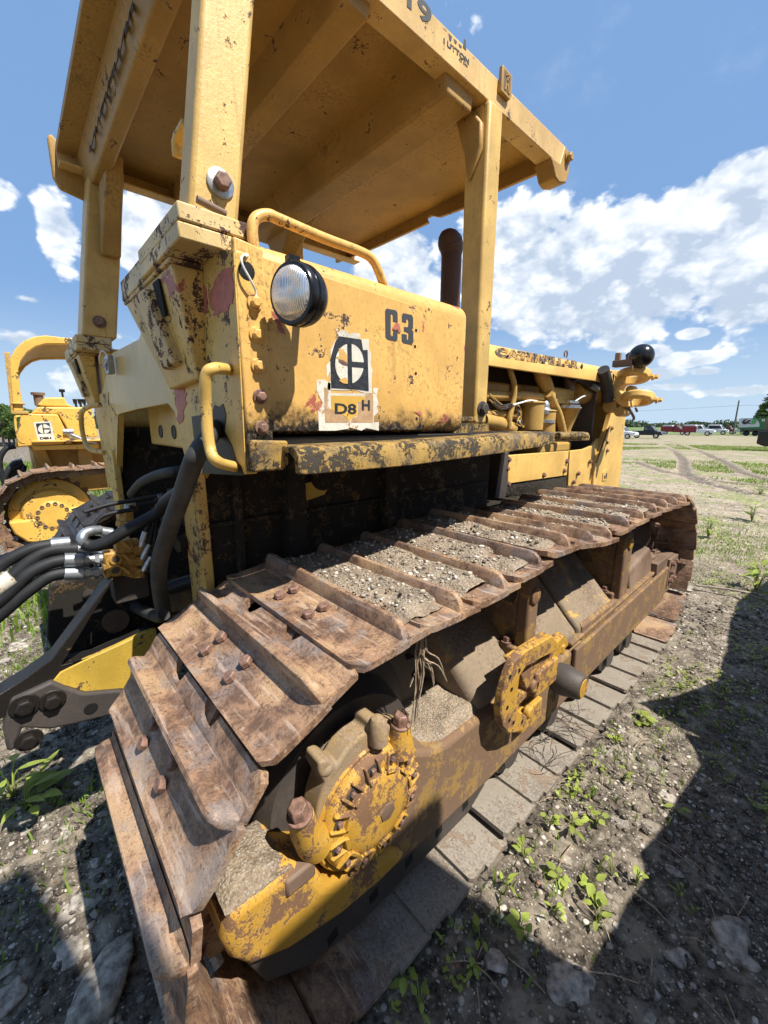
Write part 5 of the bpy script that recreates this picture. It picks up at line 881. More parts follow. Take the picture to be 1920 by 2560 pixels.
b = MB(); b.hexa([wx(40, 230), wx(95, 230), wx(130, 820), wx(105, 820)], [wx(40, 230, tx-.3), wx(95, 230, tx-.3), wx(130, 820, tx-.3), wx(105, 820, tx-.3)]); b.box(wx(105, 710, tx+.01), wx(235, 735, tx-.2)); b.box(wx(110, 820, tx+.01), wx(265, 795, tx-.2)); obj('hoop_gusset', b, 'engine_paint', S2, .006)
fit_text('fleet_number', '08', 'decal_black', ((618, 136), (680, 138), (618, 95)), wW, tx-.017, hp2, bold=.001)
b = MB(); b.tube(smooth_path([wx(235, 1095, tx+.05), wx(190, 1085, tx+.08), wx(160, 1000, tx+.08), wx(145, 880, tx+.08), wx(150, 848, tx+.08), wx(195, 842, tx+.05)], 4), .012, 10); obj('hand_rail', b, D2, S2)
for k, pts in enumerate([[(150, 1130), (60, 1150), (5, 1230), (0, 1320), (30, 1440), (80, 1600)], [(215, 1280), (130, 1300), (60, 1400), (40, 1500)], [(230, 1310), (210, 1420), (180, 1480), (60, 1500)], [(80, 1340), (150, 1330), (220, 1290)]]):
    obj('hydraulic_hose', MB().tube(smooth_path([wx(a, c_, tx-.5) for a, c_ in pts], 5), .03, 10), 'rubber', S2)
b = MB(); b.prism([(p.y, p.z) for p in (wx(20, 1440), wx(120, 1330), (wx(230, 1300)), wx(240, 1420), wx(100, 1500))], 'x', tx-.6, tx-1.2); obj('valve_housing', b, 'dark_iron', S2, .01)
b = MB(); b.tube([wx(640, 1000), wx(780, 1065, tx+.02), wx(920, 1090)], .03, 10); b.lathe([(-.05, .04), (.05, .04)], wx(650, 990), (0, 1, 0), 14); obj('lift_arm', b, 'steel', S2)
# ================================================================== BACKGROUND: vehicles on the lot
def gzs(x, y): return float(gz(np.array([x]), np.array([y]))[0])
def place_bg(a, c_bottom, y):     # ground point of the photo at depth y
    p = fF(a, c_bottom, y=y); return p.x
def vehicle(kind, x, y, L, H, paint_, label, cat, rot=0., flip=1, group=None):
    W = 1.95; z = gzs(x, y)
    t_ = thing('parked_'+kind, (x, y, z), label, cat, group); t_.rotation_euler.z = 0
    def pb(name, prof, w0, w1, mat, bev=.06, par=t_):
        b = MB(); b.prism([(p*flip, q) for p, q in prof], 'y', w0, w1); o = bpy.data.objects.new(name, b.mesh(name, mat)); COL.objects.link(o); o.parent = par
        m_ = o.modifiers.new('bevel', 'BEVEL'); m_.width = bev; m_.segments = 3; m_.limit_method = 'ANGLE'; m_.angle_limit = rad(30); return o
    h = L/2; s = H/1.9
    if kind == 'pickup': body = [(-h, .55*s), (-h, 1.15*s), (-h*.28, 1.18*s), (h*.42, 1.16*s), (h*.93, 1.02*s), (h, .85*s), (h, .5*s), (-h*.95, .48*s)]; cab = [(-h*.26, 1.15*s), (-h*.20, 1.82*s), (-h*.08, H), (h*.22, H), (h*.47, 1.14*s)]; win = [(-h*.2, 1.22*s), (-h*.15, 1.74*s), (h*.20, 1.76*s), (h*.38, 1.22*s)]
    elif kind == 'van': body = [(-h, .5*s), (-h, 1.15*s), (h*.6, 1.1*s), (h*.97, .95*s), (h, .5*s)]; cab = [(-h*.97, 1.1*s), (-h*.9, H), (h*.25, H), (h*.58, 1.1*s)]; win = [(-h*.86, 1.2*s), (-h*.8, 1.76*s), (h*.22, 1.78*s), (h*.45, 1.2*s)]
    else: body = [(-h*.1, .5*s), (-h*.1, 1.1*s), (h*.45, 1.15*s), (h*.93, 1.02*s), (h, .85*s), (h, .5*s)]; cab = [(-h*.1, 1.05*s), (-h*.1, H*.98), (h*.18, H*.98), (h*.42, 1.12*s)]; win = [(-h*.02, 1.2*s), (-h*.0, 1.74*s), (h*.16, 1.74*s), (h*.33, 1.2*s)]
    bd = pb('body', body, -W/2, W/2, paint_); pb('cab', cab, -W/2+.12, W/2-.12, paint_, .1)
    pb('side_window', win, -W/2+.08, -W/2+.13, 'car_glass', .01)
    pb('windscreen', [(cab[-1][0]-.02, cab[-1][1]+.08), (cab[-2][0]+.06, cab[-2][1]-.08), (cab[-2][0]+.11, cab[-2][1]-.08), (cab[-1][0]+.05, cab[-1][1]+.08)], -W/2+.2, W/2-.2, 'car_glass', .01)
    pb('bumper', [(h-.02, .45*s), (h+.1, .45*s), (h+.1, .68*s), (h-.02, .68*s)], -W/2+.02, W/2-.02, 'chrome', .03); pb('headlight', [(h*.93, .78*s), (h+.03, .78*s), (h+.01, .98*s), (h*.93, 1.0*s)], -W/2-.01, -W/2+.35, 'chrome', .02)
    if kind == 'service_truck':
        pb('service_body', [(-h, .6), (-h, 1.62*s), (-h*.13, 1.62*s), (-h*.13, .6)], -W/2-.05, W/2+.05, 'red_car', .03); pb('canopy_top', [(-h*.98, 1.62*s), (-h*.9, 1.9*s), (-h*.2, 1.9*s), (-h*.15, 1.62*s)], -W/2+.1, W/2-.1, 'trailer_grey', .05)
    for wx_ in (-h*.62, h*.62):
        b = MB(); b.lathe([(0, .36*s), (.02, .40*s), (.22, .40*s), (.24, .36*s)], (wx_*flip, -W/2-.02, .40*s), (0, 1, 0), 28); o = bpy.data.objects.new('wheel', b.mesh('wheel', 'tyre')); COL.objects.link(o); o.parent = t_
        b = MB(); b.lathe([(0, .24*s), (.03, .22*s), (.04, .05)], (wx_*flip, -W/2-.03, .40*s), (0, 1, 0), 20); r_ = bpy.data.objects.new('rim', b.mesh('rim', 'chrome')); COL.objects.link(r_); r_.parent = o
    return t_
def bgx(a, y): return fF(a, 400, y=y).x
GR = None
Yc = 72; xa, xb = bgx(185, Yc), bgx(520, Yc); vehicle('pickup', (xa+xb)/2, Yc, xb-xa, 1.85, 'black_car', 'black crew cab pickup, nearest of the row of parked vehicles on the horizon', 'pickup')
Yc = 66; xa, xb = bgx(20, Yc), bgx(175, Yc); vehicle('pickup', (xa+xb)/2-.8, Yc, 4.6, 1.75, 'white_car', 'white truck half hidden behind the bulldozer radiator guard', 'pickup')
Yc = 100; xa, xb = bgx(415, Yc), bgx(720, Yc); vehicle('service_truck', (xa+xb)/2, Yc+5, xb-xa, 2.0, 'red_car', 'dark red flatbed service truck behind the black pickup', 'truck')
xa, xb = bgx(722, Yc), bgx(1070, Yc); vehicle('service_truck', (xa+xb)/2, Yc, xb-xa, 2.1, 'white_car', 'white cab service truck with maroon box body in the middle of the row', 'truck')
Yc = 112; xa, xb = bgx(985, Yc), bgx(1215, Yc); vehicle('van', (xa+xb)/2, Yc, xb-xa, 2.1, 'white_car', 'white passenger van right behind the white cab service truck', 'van')
Yc = 125; xa, xb = bgx(1130, Yc), bgx(1290, Yc); vehicle('pickup', (xa+xb)/2, Yc, xb-xa, 1.9, 'red_car', 'dark red pickup just left of the utility pole', 'pickup')
Yc = 128; xa, xb = bgx(1260, Yc), bgx(1405, Yc); vehicle('pickup', (xa+xb)/2, Yc, xb-xa, 1.8, 'white_car', 'white low car parked right of the utility pole', 'car')
# utility pole and wires
Yp = 120; p = fF(1310, 10, y=Yp); q = fF(1285, 330, y=Yp); b = MB(); zb = gzs(q.x, Yp); b.tube([(q.x, Yp, zb-.2), (q.x, Yp, p.z)], [.2, .13], 10)
po = thing('utility_pole', (q.x, Yp, zb), 'tall bare wooden utility pole behind the parked vehicles', 'pole'); obj('pole', b, 'pole_wood', po)
obj('insulator', MB().lathe([(0, .1), (.25, .12), (.3, .03)], (q.x, Yp, p.z), (0, 0, 1), 10), 'trailer_grey', po)
b = MB(); A_ = K((q.x, Yp, p.z-1.)); B_ = K((-140, 125, 6)); pts = [A_.lerp(B_, k/24)-K((0, 0, 1.4*4*(k/24)*(1-k/24))) for k in range(25)]; b.tube(pts, .02, 5); B2 = K((60, 120, 9)); pts = [A_.lerp(B2, k/12)-K((0, 0, 1.*4*(k/12)*(1-k/12))) for k in range(13)]; b.tube(pts, .02, 5); obj('power_line', b, 'dark_iron', po)
# semitrailer with leaf logo
Yt = 105; a = fF(1340, 320, y=Yt); c = fF(1345, 200, y=Yt); d = fF(1660, 200, y=Yt); Lt = 14.; x0 = a.x; zt_ = c.z; zb = a.z
tr = thing('semi_trailer', (x0+Lt/2, Yt+1, gzs(x0, Yt)), 'grey semitrailer with round green and black logo parked at far right', 'trailer')
obj('box_body', MB().box((x0, Yt, zb), (x0+Lt, Yt+2.5, zt_)), 'trailer_green', tr, .04)
def tf(pts, d=.02, mat='trailer_grey', nm='livery_panel'):
    P = [fF(a, c_, y=Yt-.02) for a, c_ in pts]; return obj(nm, MB().prism([(p.x, p.z) for p in P], 'y', Yt-d, Yt-d-.008), mat, tr)
tf([(1342, 203), (1500, 205), (1530, 212), (1552, 230), (1565, 255), (1568, 285), (1560, 293), (1342, 300)])
g0 = [(1370+0, 240), (1400, 212), (1440, 208), (1400, 235), (1420, 235), (1450, 215), (1480, 222), (1440, 250), (1465, 245), (1470, 262), (1440, 258), (1405, 268), (1385, 262)]
tf(g0, .04, 'decal_black', 'logo_mark'); tf([(1475, 205), (1520, 207), (1535, 225), (1530, 250), (1500, 268), (1465, 264), (1480, 245), (1470, 228), (1495, 225)], .045, 'trailer_lime', 'logo_mark')
tf([(1592, 208), (1624, 208), (1624, 234), (1592, 234)], .04, 'decal_white', 'flag_patch'); tf([(1602, 218), (1613, 216), (1614, 226), (1603, 227)], .06, 'lamp_red', 'flag_patch')
tf([(1380, 274), (1535, 274), (1535, 284), (1380, 284)], .04, 'trailer_grey', 'name_strip')
fitm = text_mesh('TRANSPORT', 'decal_black', .55, frame((fF(1382, 284, y=Yt).x, Yt-.06, fF(1382, 284, y=Yt).z), (1, 0, 0), (0, 0, 1)), sx=.62, ext=.004) if False else None
b = MB(); b.box((x0+.2, Yt+.1, zb-.5), (x0+Lt-.2, Yt+2.4, zb)); obj('underframe', b, 'dark_iron', tr)
for k in (1.2, 2.5, 10.5, 11.8): obj('wheel', MB().lathe([(0, .5), (.3, .5)], (x0+k, Yt+.1, gzs(x0, Yt)+.5), (0, 1, 0), 20), 'tyre', tr)
# digging bucket of a parked excavator, cut by the right edge
Yb = 40; P = [fF(a, c_, y=Yb) for a, c_ in ((1530, 475), (1545, 400), (1560, 345), (1640, 342), (1760, 340), (1800, 500), (1620, 510))]
ex_ = thing('excavator', (P[3].x+1, Yb, gzs(P[0].x, Yb)), 'orange brown excavator arm with black bucket at the right edge beyond the tyre tracks', 'excavator')
zmin = gzs(P[0].x, Yb); obj('bucket', MB().prism([(p.x, max(p.z, zmin-.02)) for p in P], 'y', Yb, Yb+1.3), 'black_enamel', ex_, .05)
P = [fF(a, c_, y=Yb+.3) for a, c_ in ((1640, 350), (1628, 300), (1632, 250), (1650, 190), (1700, 100), (1800, 60), (1800, 340))]; obj('boom', MB().prism([(p.x, p.z) for p in P], 'y', Yb+.3, Yb+.8), 'brown_iron', ex_, .04)
# ------------------------------------------------------------------ trees
def crown_mesh(nm, blobs, nleaf, size, mat, seed):
    r = np.random.default_rng(seed); V = []; w = np.array([b_[3]*b_[4]*b_[5] for b_ in blobs]); cnt = (w/w.sum()*nleaf).astype(int)
    for (cx, cy, cz, rx, ry, rz), n in zip(blobs, cnt):
        d = r.normal(size=(n, 3)); d /= np.linalg.norm(d, axis=1)[:, None]; rr_ = r.random(n)**.4; c = np.array([cx, cy, cz])+d*rr_[:, None]*np.array([rx, ry, rz])
        u = r.normal(size=(n, 3)); u /= np.linalg.norm(u, axis=1)[:, None]; v = np.cross(u, r.normal(size=(n, 3))); v /= np.linalg.norm(v, axis=1)[:, None]; s = size*(.6+.8*r.random(n))[:, None]
        V.append(np.stack([c-u*s*.5, c+v*s*.35, c+u*s*.5, c-v*s*.35], 1))
    V = np.concatenate(V).reshape(-1, 3); Fc = np.arange(len(V)).reshape(-1, 4); return npmesh(nm, V, Fc, mat, False)
def tree(x, y, h, w, label, seed, name='tree', leaf=None, n=5200, group=None, conifer=False, mat='tree_leaf'):
    r = random.Random(seed); z = gzs(x, y); t_ = thing(name, (x, y, z), label, 'tree', group); b = MB(); b.tube([(x, y, z-.1), (x+.1, y, z+h*.4), (x, y, z+h*.92)], [h*.03, h*.02, h*.004], 9)
    blobs = []
    if conifer:
        for k in range(26):
            q = k/25; zz = z+h*(.15+.85*q); R = w*.5*(1-q)**.8+.1
            for j in range(4): a = r.random()*6.28; blobs.append((x+R*.6*math.cos(a), y+R*.6*math.sin(a), zz, R*.5, R*.5, h*.018)); b.tube([(x, y, zz), (x+R*math.cos(a), y+R*math.sin(a), zz-.1)], .04, 4)
    else:
        for k in range(16):
            a = r.random()*6.28; q = .3+.65*r.random(); R = w*.5*math.sin(min(1, q*1.05)*math.pi*.9)**.5*(.4+.5*r.random()); cx, cy, cz = x+R*math.cos(a), y+R*math.sin(a), z+h*q; s = w*(.11+.12*r.random()); blobs.append((cx, cy, cz, s, s, s*.75)); b.tube([(x, y, z+h*q*.55), ((x+cx)/2, (y+cy)/2, z+h*q*.85), (cx, cy, cz)], [h*.012, h*.008, .02], 6)
    obj('trunk', b, 'pole_wood', t_); me = crown_mesh('crown', blobs, n, leaf or h*.028, mat, seed); o = bpy.data.objects.new('crown', me); COL.objects.link(o); o.parent = t_; o.location = -t_.location
    return t_
p = fF(1640, 200, y=118); tree(p.x+.6, 118, 11.5, 6., 'tall ragged conifer rising behind the semitrailer at the right edge', 3, 'conifer_tree', conifer=True, n=9000, leaf=.32)
p = fF(1575, 200, y=122); tree(p.x, 122, 7.0, 3.6, 'shorter thin conifer left of the tall one above the trailer roof', 4, 'conifer_tree', conifer=True, n=5000, leaf=.28)
for i, (a, c_) in enumerate([(20, 1010), (70, 985), (120, 1000)]):
    p = wW(a, c_, x=-40-3*i); tree(-40-3*i, p.y, 2.9, 3.6, 'round leafy tree behind the far left bulldozer, %s of three' % ('nearest the picture edge', 'the middle one', 'the one closest to the hoop')[i], 20+i, 'leafy_tree', n=9000, leaf=.16)
# far tree lines on the horizon: one indistinct mass
r = np.random.default_rng(5); blobs = []
for k in range(420):
    q = r.random(); az_ = rad(-60+62*q); D = 420+60*r.random(); h = 2.2+2.6*vnoise(np.array([az_*40]), np.array([1.]))[0]+(2.5 if r.random() < .06 else 0); blobs.append((CAM[0]+D*math.sin(az_), CAM[1]+D*math.cos(az_), -.35+h*.5, 7, 5, h*.62))
for k in range(160):
    az_ = rad(-110+50*r.random()); D = 160+40*r.random(); h = 3+2.5*r.random(); blobs.append((CAM[0]+D*math.sin(az_), CAM[1]+D*math.cos(az_), -.35+h*.5, 4, 4, h*.6))
o = bpy.data.objects.new('distant_woods', crown_mesh('distant_woods', blobs, 60000, 1.6, 'far_leaf', 6)); COL.objects.link(o); setp(o, 'low dark line of far woods along the horizon', 'woods', kind='stuff')
# ================================================================== GRASS, WEEDS, STONES
def inside_track(x, y): return ((x > -.80) & (x < .02) & (y > -.62) & (y < 3.3)) | ((x < -2.45) & (x > -3.35) & (y > -.6) & (y < 3.3)) | ((x < -5.3) & (x > -9) & (y > -1.1) & (y < 4))
def blades(n, xr, yr, hmin, hmax, mat, dens, seed, name, w=.006):
    r = np.random.default_rng(seed); x = r.uniform(*xr, n); y = r.uniform(*yr, n); k = dens(x, y, r); x, y = x[k], y[k]; n = len(x); z = gz(x, y)-.004
    h = r.uniform(hmin, hmax, n)*(.5+fbm(x, y, 1.3, 3)); a = r.uniform(0, 6.28, n); lean = r.uniform(.1, .8, n)*h; dx, dy = np.cos(a), np.sin(a); ww = w*(.6+.8*r.random(n))
    B1 = np.stack([x-dy*ww, y+dx*ww, z], -1); B2 = np.stack([x+dy*ww, y-dx*ww, z], -1); M1 = np.stack([x+dx*lean*.35-dy*ww*.8, y+dy*lean*.35+dx*ww*.8, z+h*.6], -1); M2 = np.stack([x+dx*lean*.35+dy*ww*.8, y+dy*lean*.35-dx*ww*.8, z+h*.6], -1); T = np.stack([x+dx*lean, y+dy*lean, z+h], -1)
    V = np.stack([B1, B2, M2, M1, T], 1).reshape(-1, 3); i = np.arange(n)*5; Fc = np.concatenate([np.stack([i, i+1, i+2, i+3], -1), np.stack([i+3, i+2, i+4, i+4], -1)])
    Fq_ = np.stack([i, i+1, i+2, i+3], -1); me = bpy.data.meshes.new(name); loops = np.concatenate([Fq_.ravel(), np.stack([i+3, i+2, i+4], -1).ravel()]).astype(np.int32)
    me.vertices.add(len(V)); me.vertices.foreach_set('co', V.astype(np.float32).ravel()); me.loops.add(len(loops)); me.loops.foreach_set('vertex_index', loops); me.polygons.add(2*n)
    me.polygons.foreach_set('loop_start', np.concatenate([np.arange(n)*4, 4*n+np.arange(n)*3]).astype(np.int32)); me.polygons.foreach_set('loop_total', np.concatenate([np.full(n, 4), np.full(n, 3)]).astype(np.int32)); me.update(calc_edges=True); me.materials.append(MAT[mat])
    o = bpy.data.objects.new(name, me); COL.objects.link(o); return o
def d_near(x, y, r):
    patch = fbm(x+3, y+8, 1.1, 3); ok = ~inside_track(x, y) & (rutdist(x, y) > 1.2); left = (x < -.8) & (y < 1.5)
    p_ = np.clip((patch-.50)*5, 0, 1)*(.25+.75*(y > 5)); p_ = np.where(left, np.clip((patch-.33)*4, 0, 1)*.9, p_); p_ = np.where((x > .0) & (x < .55) & (y < 2.4) & (y > .2), np.clip((patch-.28)*3, 0, 1)*.75, p_); p_ = np.where((x > .3) & (x < 2.2) & (y < 3), np.maximum(p_, np.clip((patch-.40)*4, 0, 1)*.55), p_); return ok & (r.random(len(x)) < p_)
o = blades(130000, (-6.5, 3), (-2.2, 9), .015, .07, 'grass_blade', d_near, 1, 'short_grass', .0035); setp(o, 'short green grass in patches on the gravelly soil', 'grass', kind='stuff')
def d_far(x, y, r): patch = fbm(x+3, y+8, .28, 4); return (rutdist(x, y) > 1.3) & ~inside_track(x, y) & (r.random(len(x)) < np.clip((patch-.405)*7, 0, 1))
def far_pts(seed, n, name, mat, h0, h1, w, yr):
    def dens(x, y, r): return d_far(x, y, r) & (x > -y*.75-5)
    return blades(n, (-4-yr[1]*.55, 2+yr[1]*.1), yr, h0, h1, mat, dens, seed, name, w)
o = far_pts(2, 170000, 'meadow_grass', 'grass_blade', .04, .12, .013, (15, 48)); setp(o, 'sunlit green grass patches farther across the open yard', 'grass', kind='stuff')
o = far_pts(3, 50000, 'dry_grass', 'dry_grass', .04, .12, .011, (12, 48)); setp(o, 'straw coloured dry grass mixed into the yard', 'grass', kind='stuff')
o = far_pts(7, 150000, 'yard_grass', 'grass_blade', .012, .055, .0045, (4.5, 15)); setp(o, 'low green grass patches in the middle of the yard', 'grass', kind='stuff')
o = far_pts(8, 45000, 'yard_straw', 'dry_grass', .012, .05, .0040, (4.5, 15)); setp(o, 'low pale straw scattered in the middle of the yard', 'grass', kind='stuff')
def dl(x, y, r): return ~inside_track(x, y) & (r.random(len(x)) < np.clip((fbm(x, y, .5, 3)-.30)*4, 0, 1))
o = blades(60000, (-22, -3.4), (-5, 2), .05, .2, 'grass_blade', dl, 4, 'verge_grass', .009); setp(o, 'green grass around the far left bulldozer', 'grass', kind='stuff')
def sprigs(n, xr, yr, dens, seed, L0, L1, nm, mat):
    r = np.random.default_rng(seed); x = r.uniform(*xr, n); y = r.uniform(*yr, n); k = dens(x, y, r); x, y = x[k], y[k]; x = np.repeat(x, 7)+r.normal(0, .012, len(x)*7); y = np.repeat(y, 7)+r.normal(0, .012, len(y)*7); m_ = len(x)
    z = gz(x, y)+r.uniform(.004, .035, m_); a = r.uniform(0, 6.28, m_); L = r.uniform(L0, L1, m_); w_ = L*r.uniform(.2, .42, m_); up = r.uniform(-.1, .7, m_); d = np.stack([np.cos(a), np.sin(a), up], -1); s = np.stack([-np.sin(a), np.cos(a), r.uniform(-.4, .4, m_)], -1); c = np.stack([x, y, z], -1)
    V = np.stack([c, c+d*L[:, None]*.45+s*w_[:, None], c+d*L[:, None], c+d*L[:, None]*.45-s*w_[:, None]], 1).reshape(-1, 3); o = bpy.data.objects.new(nm, npmesh(nm, V, np.arange(len(V)).reshape(-1, 4), mat, False)); COL.objects.link(o); return o
def d_sp(x, y, r): return ~inside_track(x, y) & (r.random(len(x)) < np.clip((fbm(x+1, y+2, 2.2, 3)-.40)*3.5, 0, 1))
setp(sprigs(4200, (-.1, 1.9), (-.5, 5.5), d_sp, 61, .008, .026, 'seedlings', 'weed_leaf'), 'tiny creeping seedlings speckled through the gravel', 'ground cover', kind='stuff')
setp(sprigs(3000, (-4.5, -.75), (-2.2, .6), d_sp, 62, .008, .03, 'clover', 'grass_blade'), 'mat of small dark green leaves on the shaded soil behind the track', 'ground cover', kind='stuff')
# broadleaf weeds
def leaf(b, base, d, up, L, Wd):
    d = Vector(d).normalized(); s = d.cross(Vector(up)).normalized(); u = s.cross(d).normalized(); pts = [(0, 0), (.08, .28), (.28, .48), (.5, .46), (.75, .28), (.92, .10), (1, 0)]
    o = len(b.v); vs = [base]; 
    for t_, w_ in pts[1:-1]: vs += [base+d*L*t_+s*Wd*w_+u*(.12*Wd*w_-L*.18*t_*t_), base+d*L*t_-u*L*.18*t_*t_, base+d*L*t_-s*Wd*w_+u*(.12*Wd*w_-L*.18*t_*t_)]
    vs.append(base+d*L-u*L*.18); m_ = len(pts)-2; fs = [(0, 1, 2), (0, 2, 3)]
    for k in range(m_-1): a = 1+3*k; fs += [(a, a+3, a+4, a+1), (a+1, a+4, a+5, a+2)]
    a = 1+3*(m_-1); e = 1+3*m_; fs += [(a, e, a+1), (a+1, e, a+2)]; b.add(vs, fs)
def weed(x, y, n, L, label, seed, group=None, hgt=.05, narrow=.75, mat='weed_leaf', nm='broadleaf_weed'):
    r = random.Random(seed); z = gzs(x, y); t_ = thing(nm, (x, y, z), label, 'weed', group); b = MB(); st_ = MB()
    for k in range(n):
        a = r.random()*6.28; q = r.random(); h = hgt*(.3+q); rr_ = L*.5*(.3+r.random()); p = K((x+rr_*math.cos(a), y+rr_*math.sin(a), z+h)); st_.tube([(x, y, z-.01), ((x+p.x)/2, (y+p.y)/2, z+h*.8), p], .0016 if L < .08 else .003, 5, False)
        leaf(b, p, (math.cos(a+r.uniform(-.5, .5)), math.sin(a+r.uniform(-.5, .5)), r.uniform(-.1, .5)), (0, 0, 1), L*(.5+.6*r.random()), L*narrow*(.6+.5*r.random()))
    obj('leaves', b, mat, t_); obj('stems', st_, mat, t_); return t_
def gp(u, v): p = at(u, v, z=.0); return p.x, p.y
big = [((1430, 2070), 9, .070), ((1490, 2060), 7, .055), ((1370, 2075), 6, .05), ((1310, 2140), 7, .05), ((1260, 2240), 5, .055), ((1400, 2200), 9, .045), ((1480, 2230), 8, .06), ((1495, 2300), 6, .06), ((1385, 2290), 8, .04), ((1300, 2330), 7, .05), ((1200, 2340), 6, .045), ((1180, 2400), 6, .045), ((1530, 2180), 5, .04), ((1600, 1800), 9, .07), ((1540, 1860), 7, .05), ((1690, 2020), 4, .05), ((1700, 2240), 5, .04), ((1590, 2210), 6, .035), ((1010, 2440), 8, .05), ((1050, 2520), 7, .05), ((1730, 2280), 5, .03), ((1560, 1950), 6, .04)]
WL = ['weed nearest the tip of the lit gravel wedge', 'leafy weed in the middle of the lit gravel wedge', 'weed against the third lit pad from the bottom', 'weed touching the corner of the rusty lit pad', 'weed at the shadow edge on the lowest lit pad', 'spreading weed below the middle of the lit gravel', 'broad leaved weed at the right shadow edge of the lit gravel', 'weed with hanging leaves in the lower lit gravel', 'small leaved weed left of the hanging one', 'weed half in shadow above the pale pointed rock', 'dark weed in the shade beside the bottom pads', 'pale weed in the shade above the dark stone', 'weed beside the shadow line right of the lit gravel', 'bushy weed beside the lit pads near the dead twigs', 'weed in front of the slotted plate pads', 'single weed sprig in the right shadow near the middle', 'single weed sprig low in the right shadow', 'small weed inside the shadow just past the lit gravel', 'dark weed cut by the bottom edge next to the pads', 'larger dark weed at the bottom edge', 'lone sprig far right in the shadow', 'sprig between the lit pads and the right shadow']
for i, ((u, v), n, L) in enumerate(big): x, y = gp(u, v); weed(x, y, n-1, L*.8, 'low lime green '+WL[i], 100+i, 'low weeds beside the near track', .03+.05*((i*7) % 5)/5, .38+.42*((i*3) % 4)/3)
for i, (u, v, n, L, lab) in enumerate([(1900, 1230, 26, .20, 'tall leafy weed clump in the sunny yard at the right edge'), (1770, 1340, 22, .14, 'bushy weed just beyond the front of the near track'), (1890, 1470, 24, .16, 'spreading long leaved weed at the right edge near the fallen branch'), (1880, 1300, 20, .18, 'second weed clump behind the spreading one'), (60, 2010, 12, .16, 'bright narrow leaved weed in the shade left of the track'), (30, 1980, 8, .12, 'small bright weed next to the narrow leaved one')]):
    x, y = gp(u, v); weed(x, y, n, L, lab, 300+i, None, .22 if i < 4 else .1, .35, nm='leafy_weed')
# loose stones as one heap of gravel, larger rocks as things
ico = bmesh.new(); bmesh.ops.create_icosphere(ico, subdivisions=1, radius=1); IV = np.array([v.co[:] for v in ico.verts]); IF = np.array([[v.index for v in f.verts] for f in ico.faces]); ico.free()
ico = bmesh.new(); bmesh.ops.create_icosphere(ico, subdivisions=3, radius=1); JV = np.array([v.co[:] for v in ico.verts]); JF = np.array([[v.index for v in f.verts] for f in ico.faces]); ico.free()
m, t = newmat('gravel_mix'); isl = t.n('ShaderNodeNewGeometry').outputs['Random Per Island']; pos = t.n('ShaderNodeNewGeometry').outputs['Position']
c = t.mix(t.ramp(isl, .1, .9), (.13, .105, .08), (.46, .395, .315)); c = t.mix(t.ramp(isl, .86, .92), c, (.66, .62, .55)); c = t.mix(t.m('MULTIPLY', t.ramp(isl, .03, .0), .8), c, (.34, .15, .08)); c = t.mix(t.m('MULTIPLY', t.ramp(t.noise(pos, 90., 5, .7), .4, .7), .4), c, (.13, .105, .085))
finish(t, c, .9, 0, t.noise(pos, 150., 5), .3, .003, spec=.25); MAT['gravel_mix'] = m
def stones(nm, X, Y, Z, S, seed, mat='gravel_mix'):
    r = np.random.default_rng(seed); n = len(X); sc = S[:, None]*r.uniform(.55, 1.25, (n, 3))*np.array([1, 1, .7]); jit = r.uniform(.8, 1.2, (n, len(IV), 1)); a = r.uniform(0, 6.28, n); ca, sa = np.cos(a), np.sin(a)
    V = IV[None]*jit*sc[:, None, :]; V = np.stack([V[..., 0]*ca[:, None]-V[..., 1]*sa[:, None], V[..., 0]*sa[:, None]+V[..., 1]*ca[:, None], V[..., 2]], -1)+np.stack([X, Y, Z], -1)[:, None, :]
    Fc = (IF[None]+(np.arange(n)*len(IV))[:, None, None]).reshape(-1, 3); return npmesh(nm, V.reshape(-1, 3), Fc, mat, False)
r = np.random.default_rng(21)
n = 42000; X = r.uniform(-.9, 2.0, n); Y = r.uniform(-.7, 5.5, n)**1.; S = .0022+.009*r.random(n)**4; k = ~inside_track(X, Y) & (fbm(X, Y, 2.5, 3) > .33+.12*r.random(n)); X, Y, S = X[k], Y[k], S[k]
X2_ = r.uniform(-6, -.7, 5000); Y2_ = r.uniform(-2.2, .8, 5000); S2_ = .003+.014*r.random(5000)**4; k = ~inside_track(X2_, Y2_); X = np.r_[X, X2_[k]]; Y = np.r_[Y, Y2_[k]]; S = np.r_[S, S2_[k]]
X3 = r.uniform(-8, 5, 5000); Y3 = r.uniform(4, 18, 5000); S3 = .006+.02*r.random(5000)**4; X = np.r_[X, X3]; Y = np.r_[Y, Y3]; S = np.r_[S, S3]
o = bpy.data.objects.new('ground_gravel', stones('ground_gravel', X, Y, gz(X, Y)+S*.25, S, 22)); COL.objects.link(o); setp(o, 'loose pale pebbles scattered over the dark soil', 'gravel', kind='stuff')
n = 9000; X = r.uniform(-.2, 2.2, n); Y = r.uniform(-.7, 5., n); k = ~inside_track(X, Y) & (fbm(X+4, Y, 1.6, 3) > .34+.2*r.random(n)); X, Y = X[k], Y[k]; Xb = r.uniform(-5, -.7, 5000); Yb_ = r.uniform(-2.2, .7, 5000); k = ~inside_track(Xb, Yb_); X = np.r_[X, Xb[k]]; Y = np.r_[Y, Yb_[k]]; S = .005+.019*r.random(len(X))**3
o = bpy.data.objects.new('soil_clods', stones('soil_clods', X, Y, gz(X, Y)+S*.15, S, 23, 'clod_soil')); COL.objects.link(o); setp(o, 'dark crumbly clods of earth covering the ground beside the track', 'soil', kind='stuff')
rocks = [((100, 2500-400), .0, 0)]
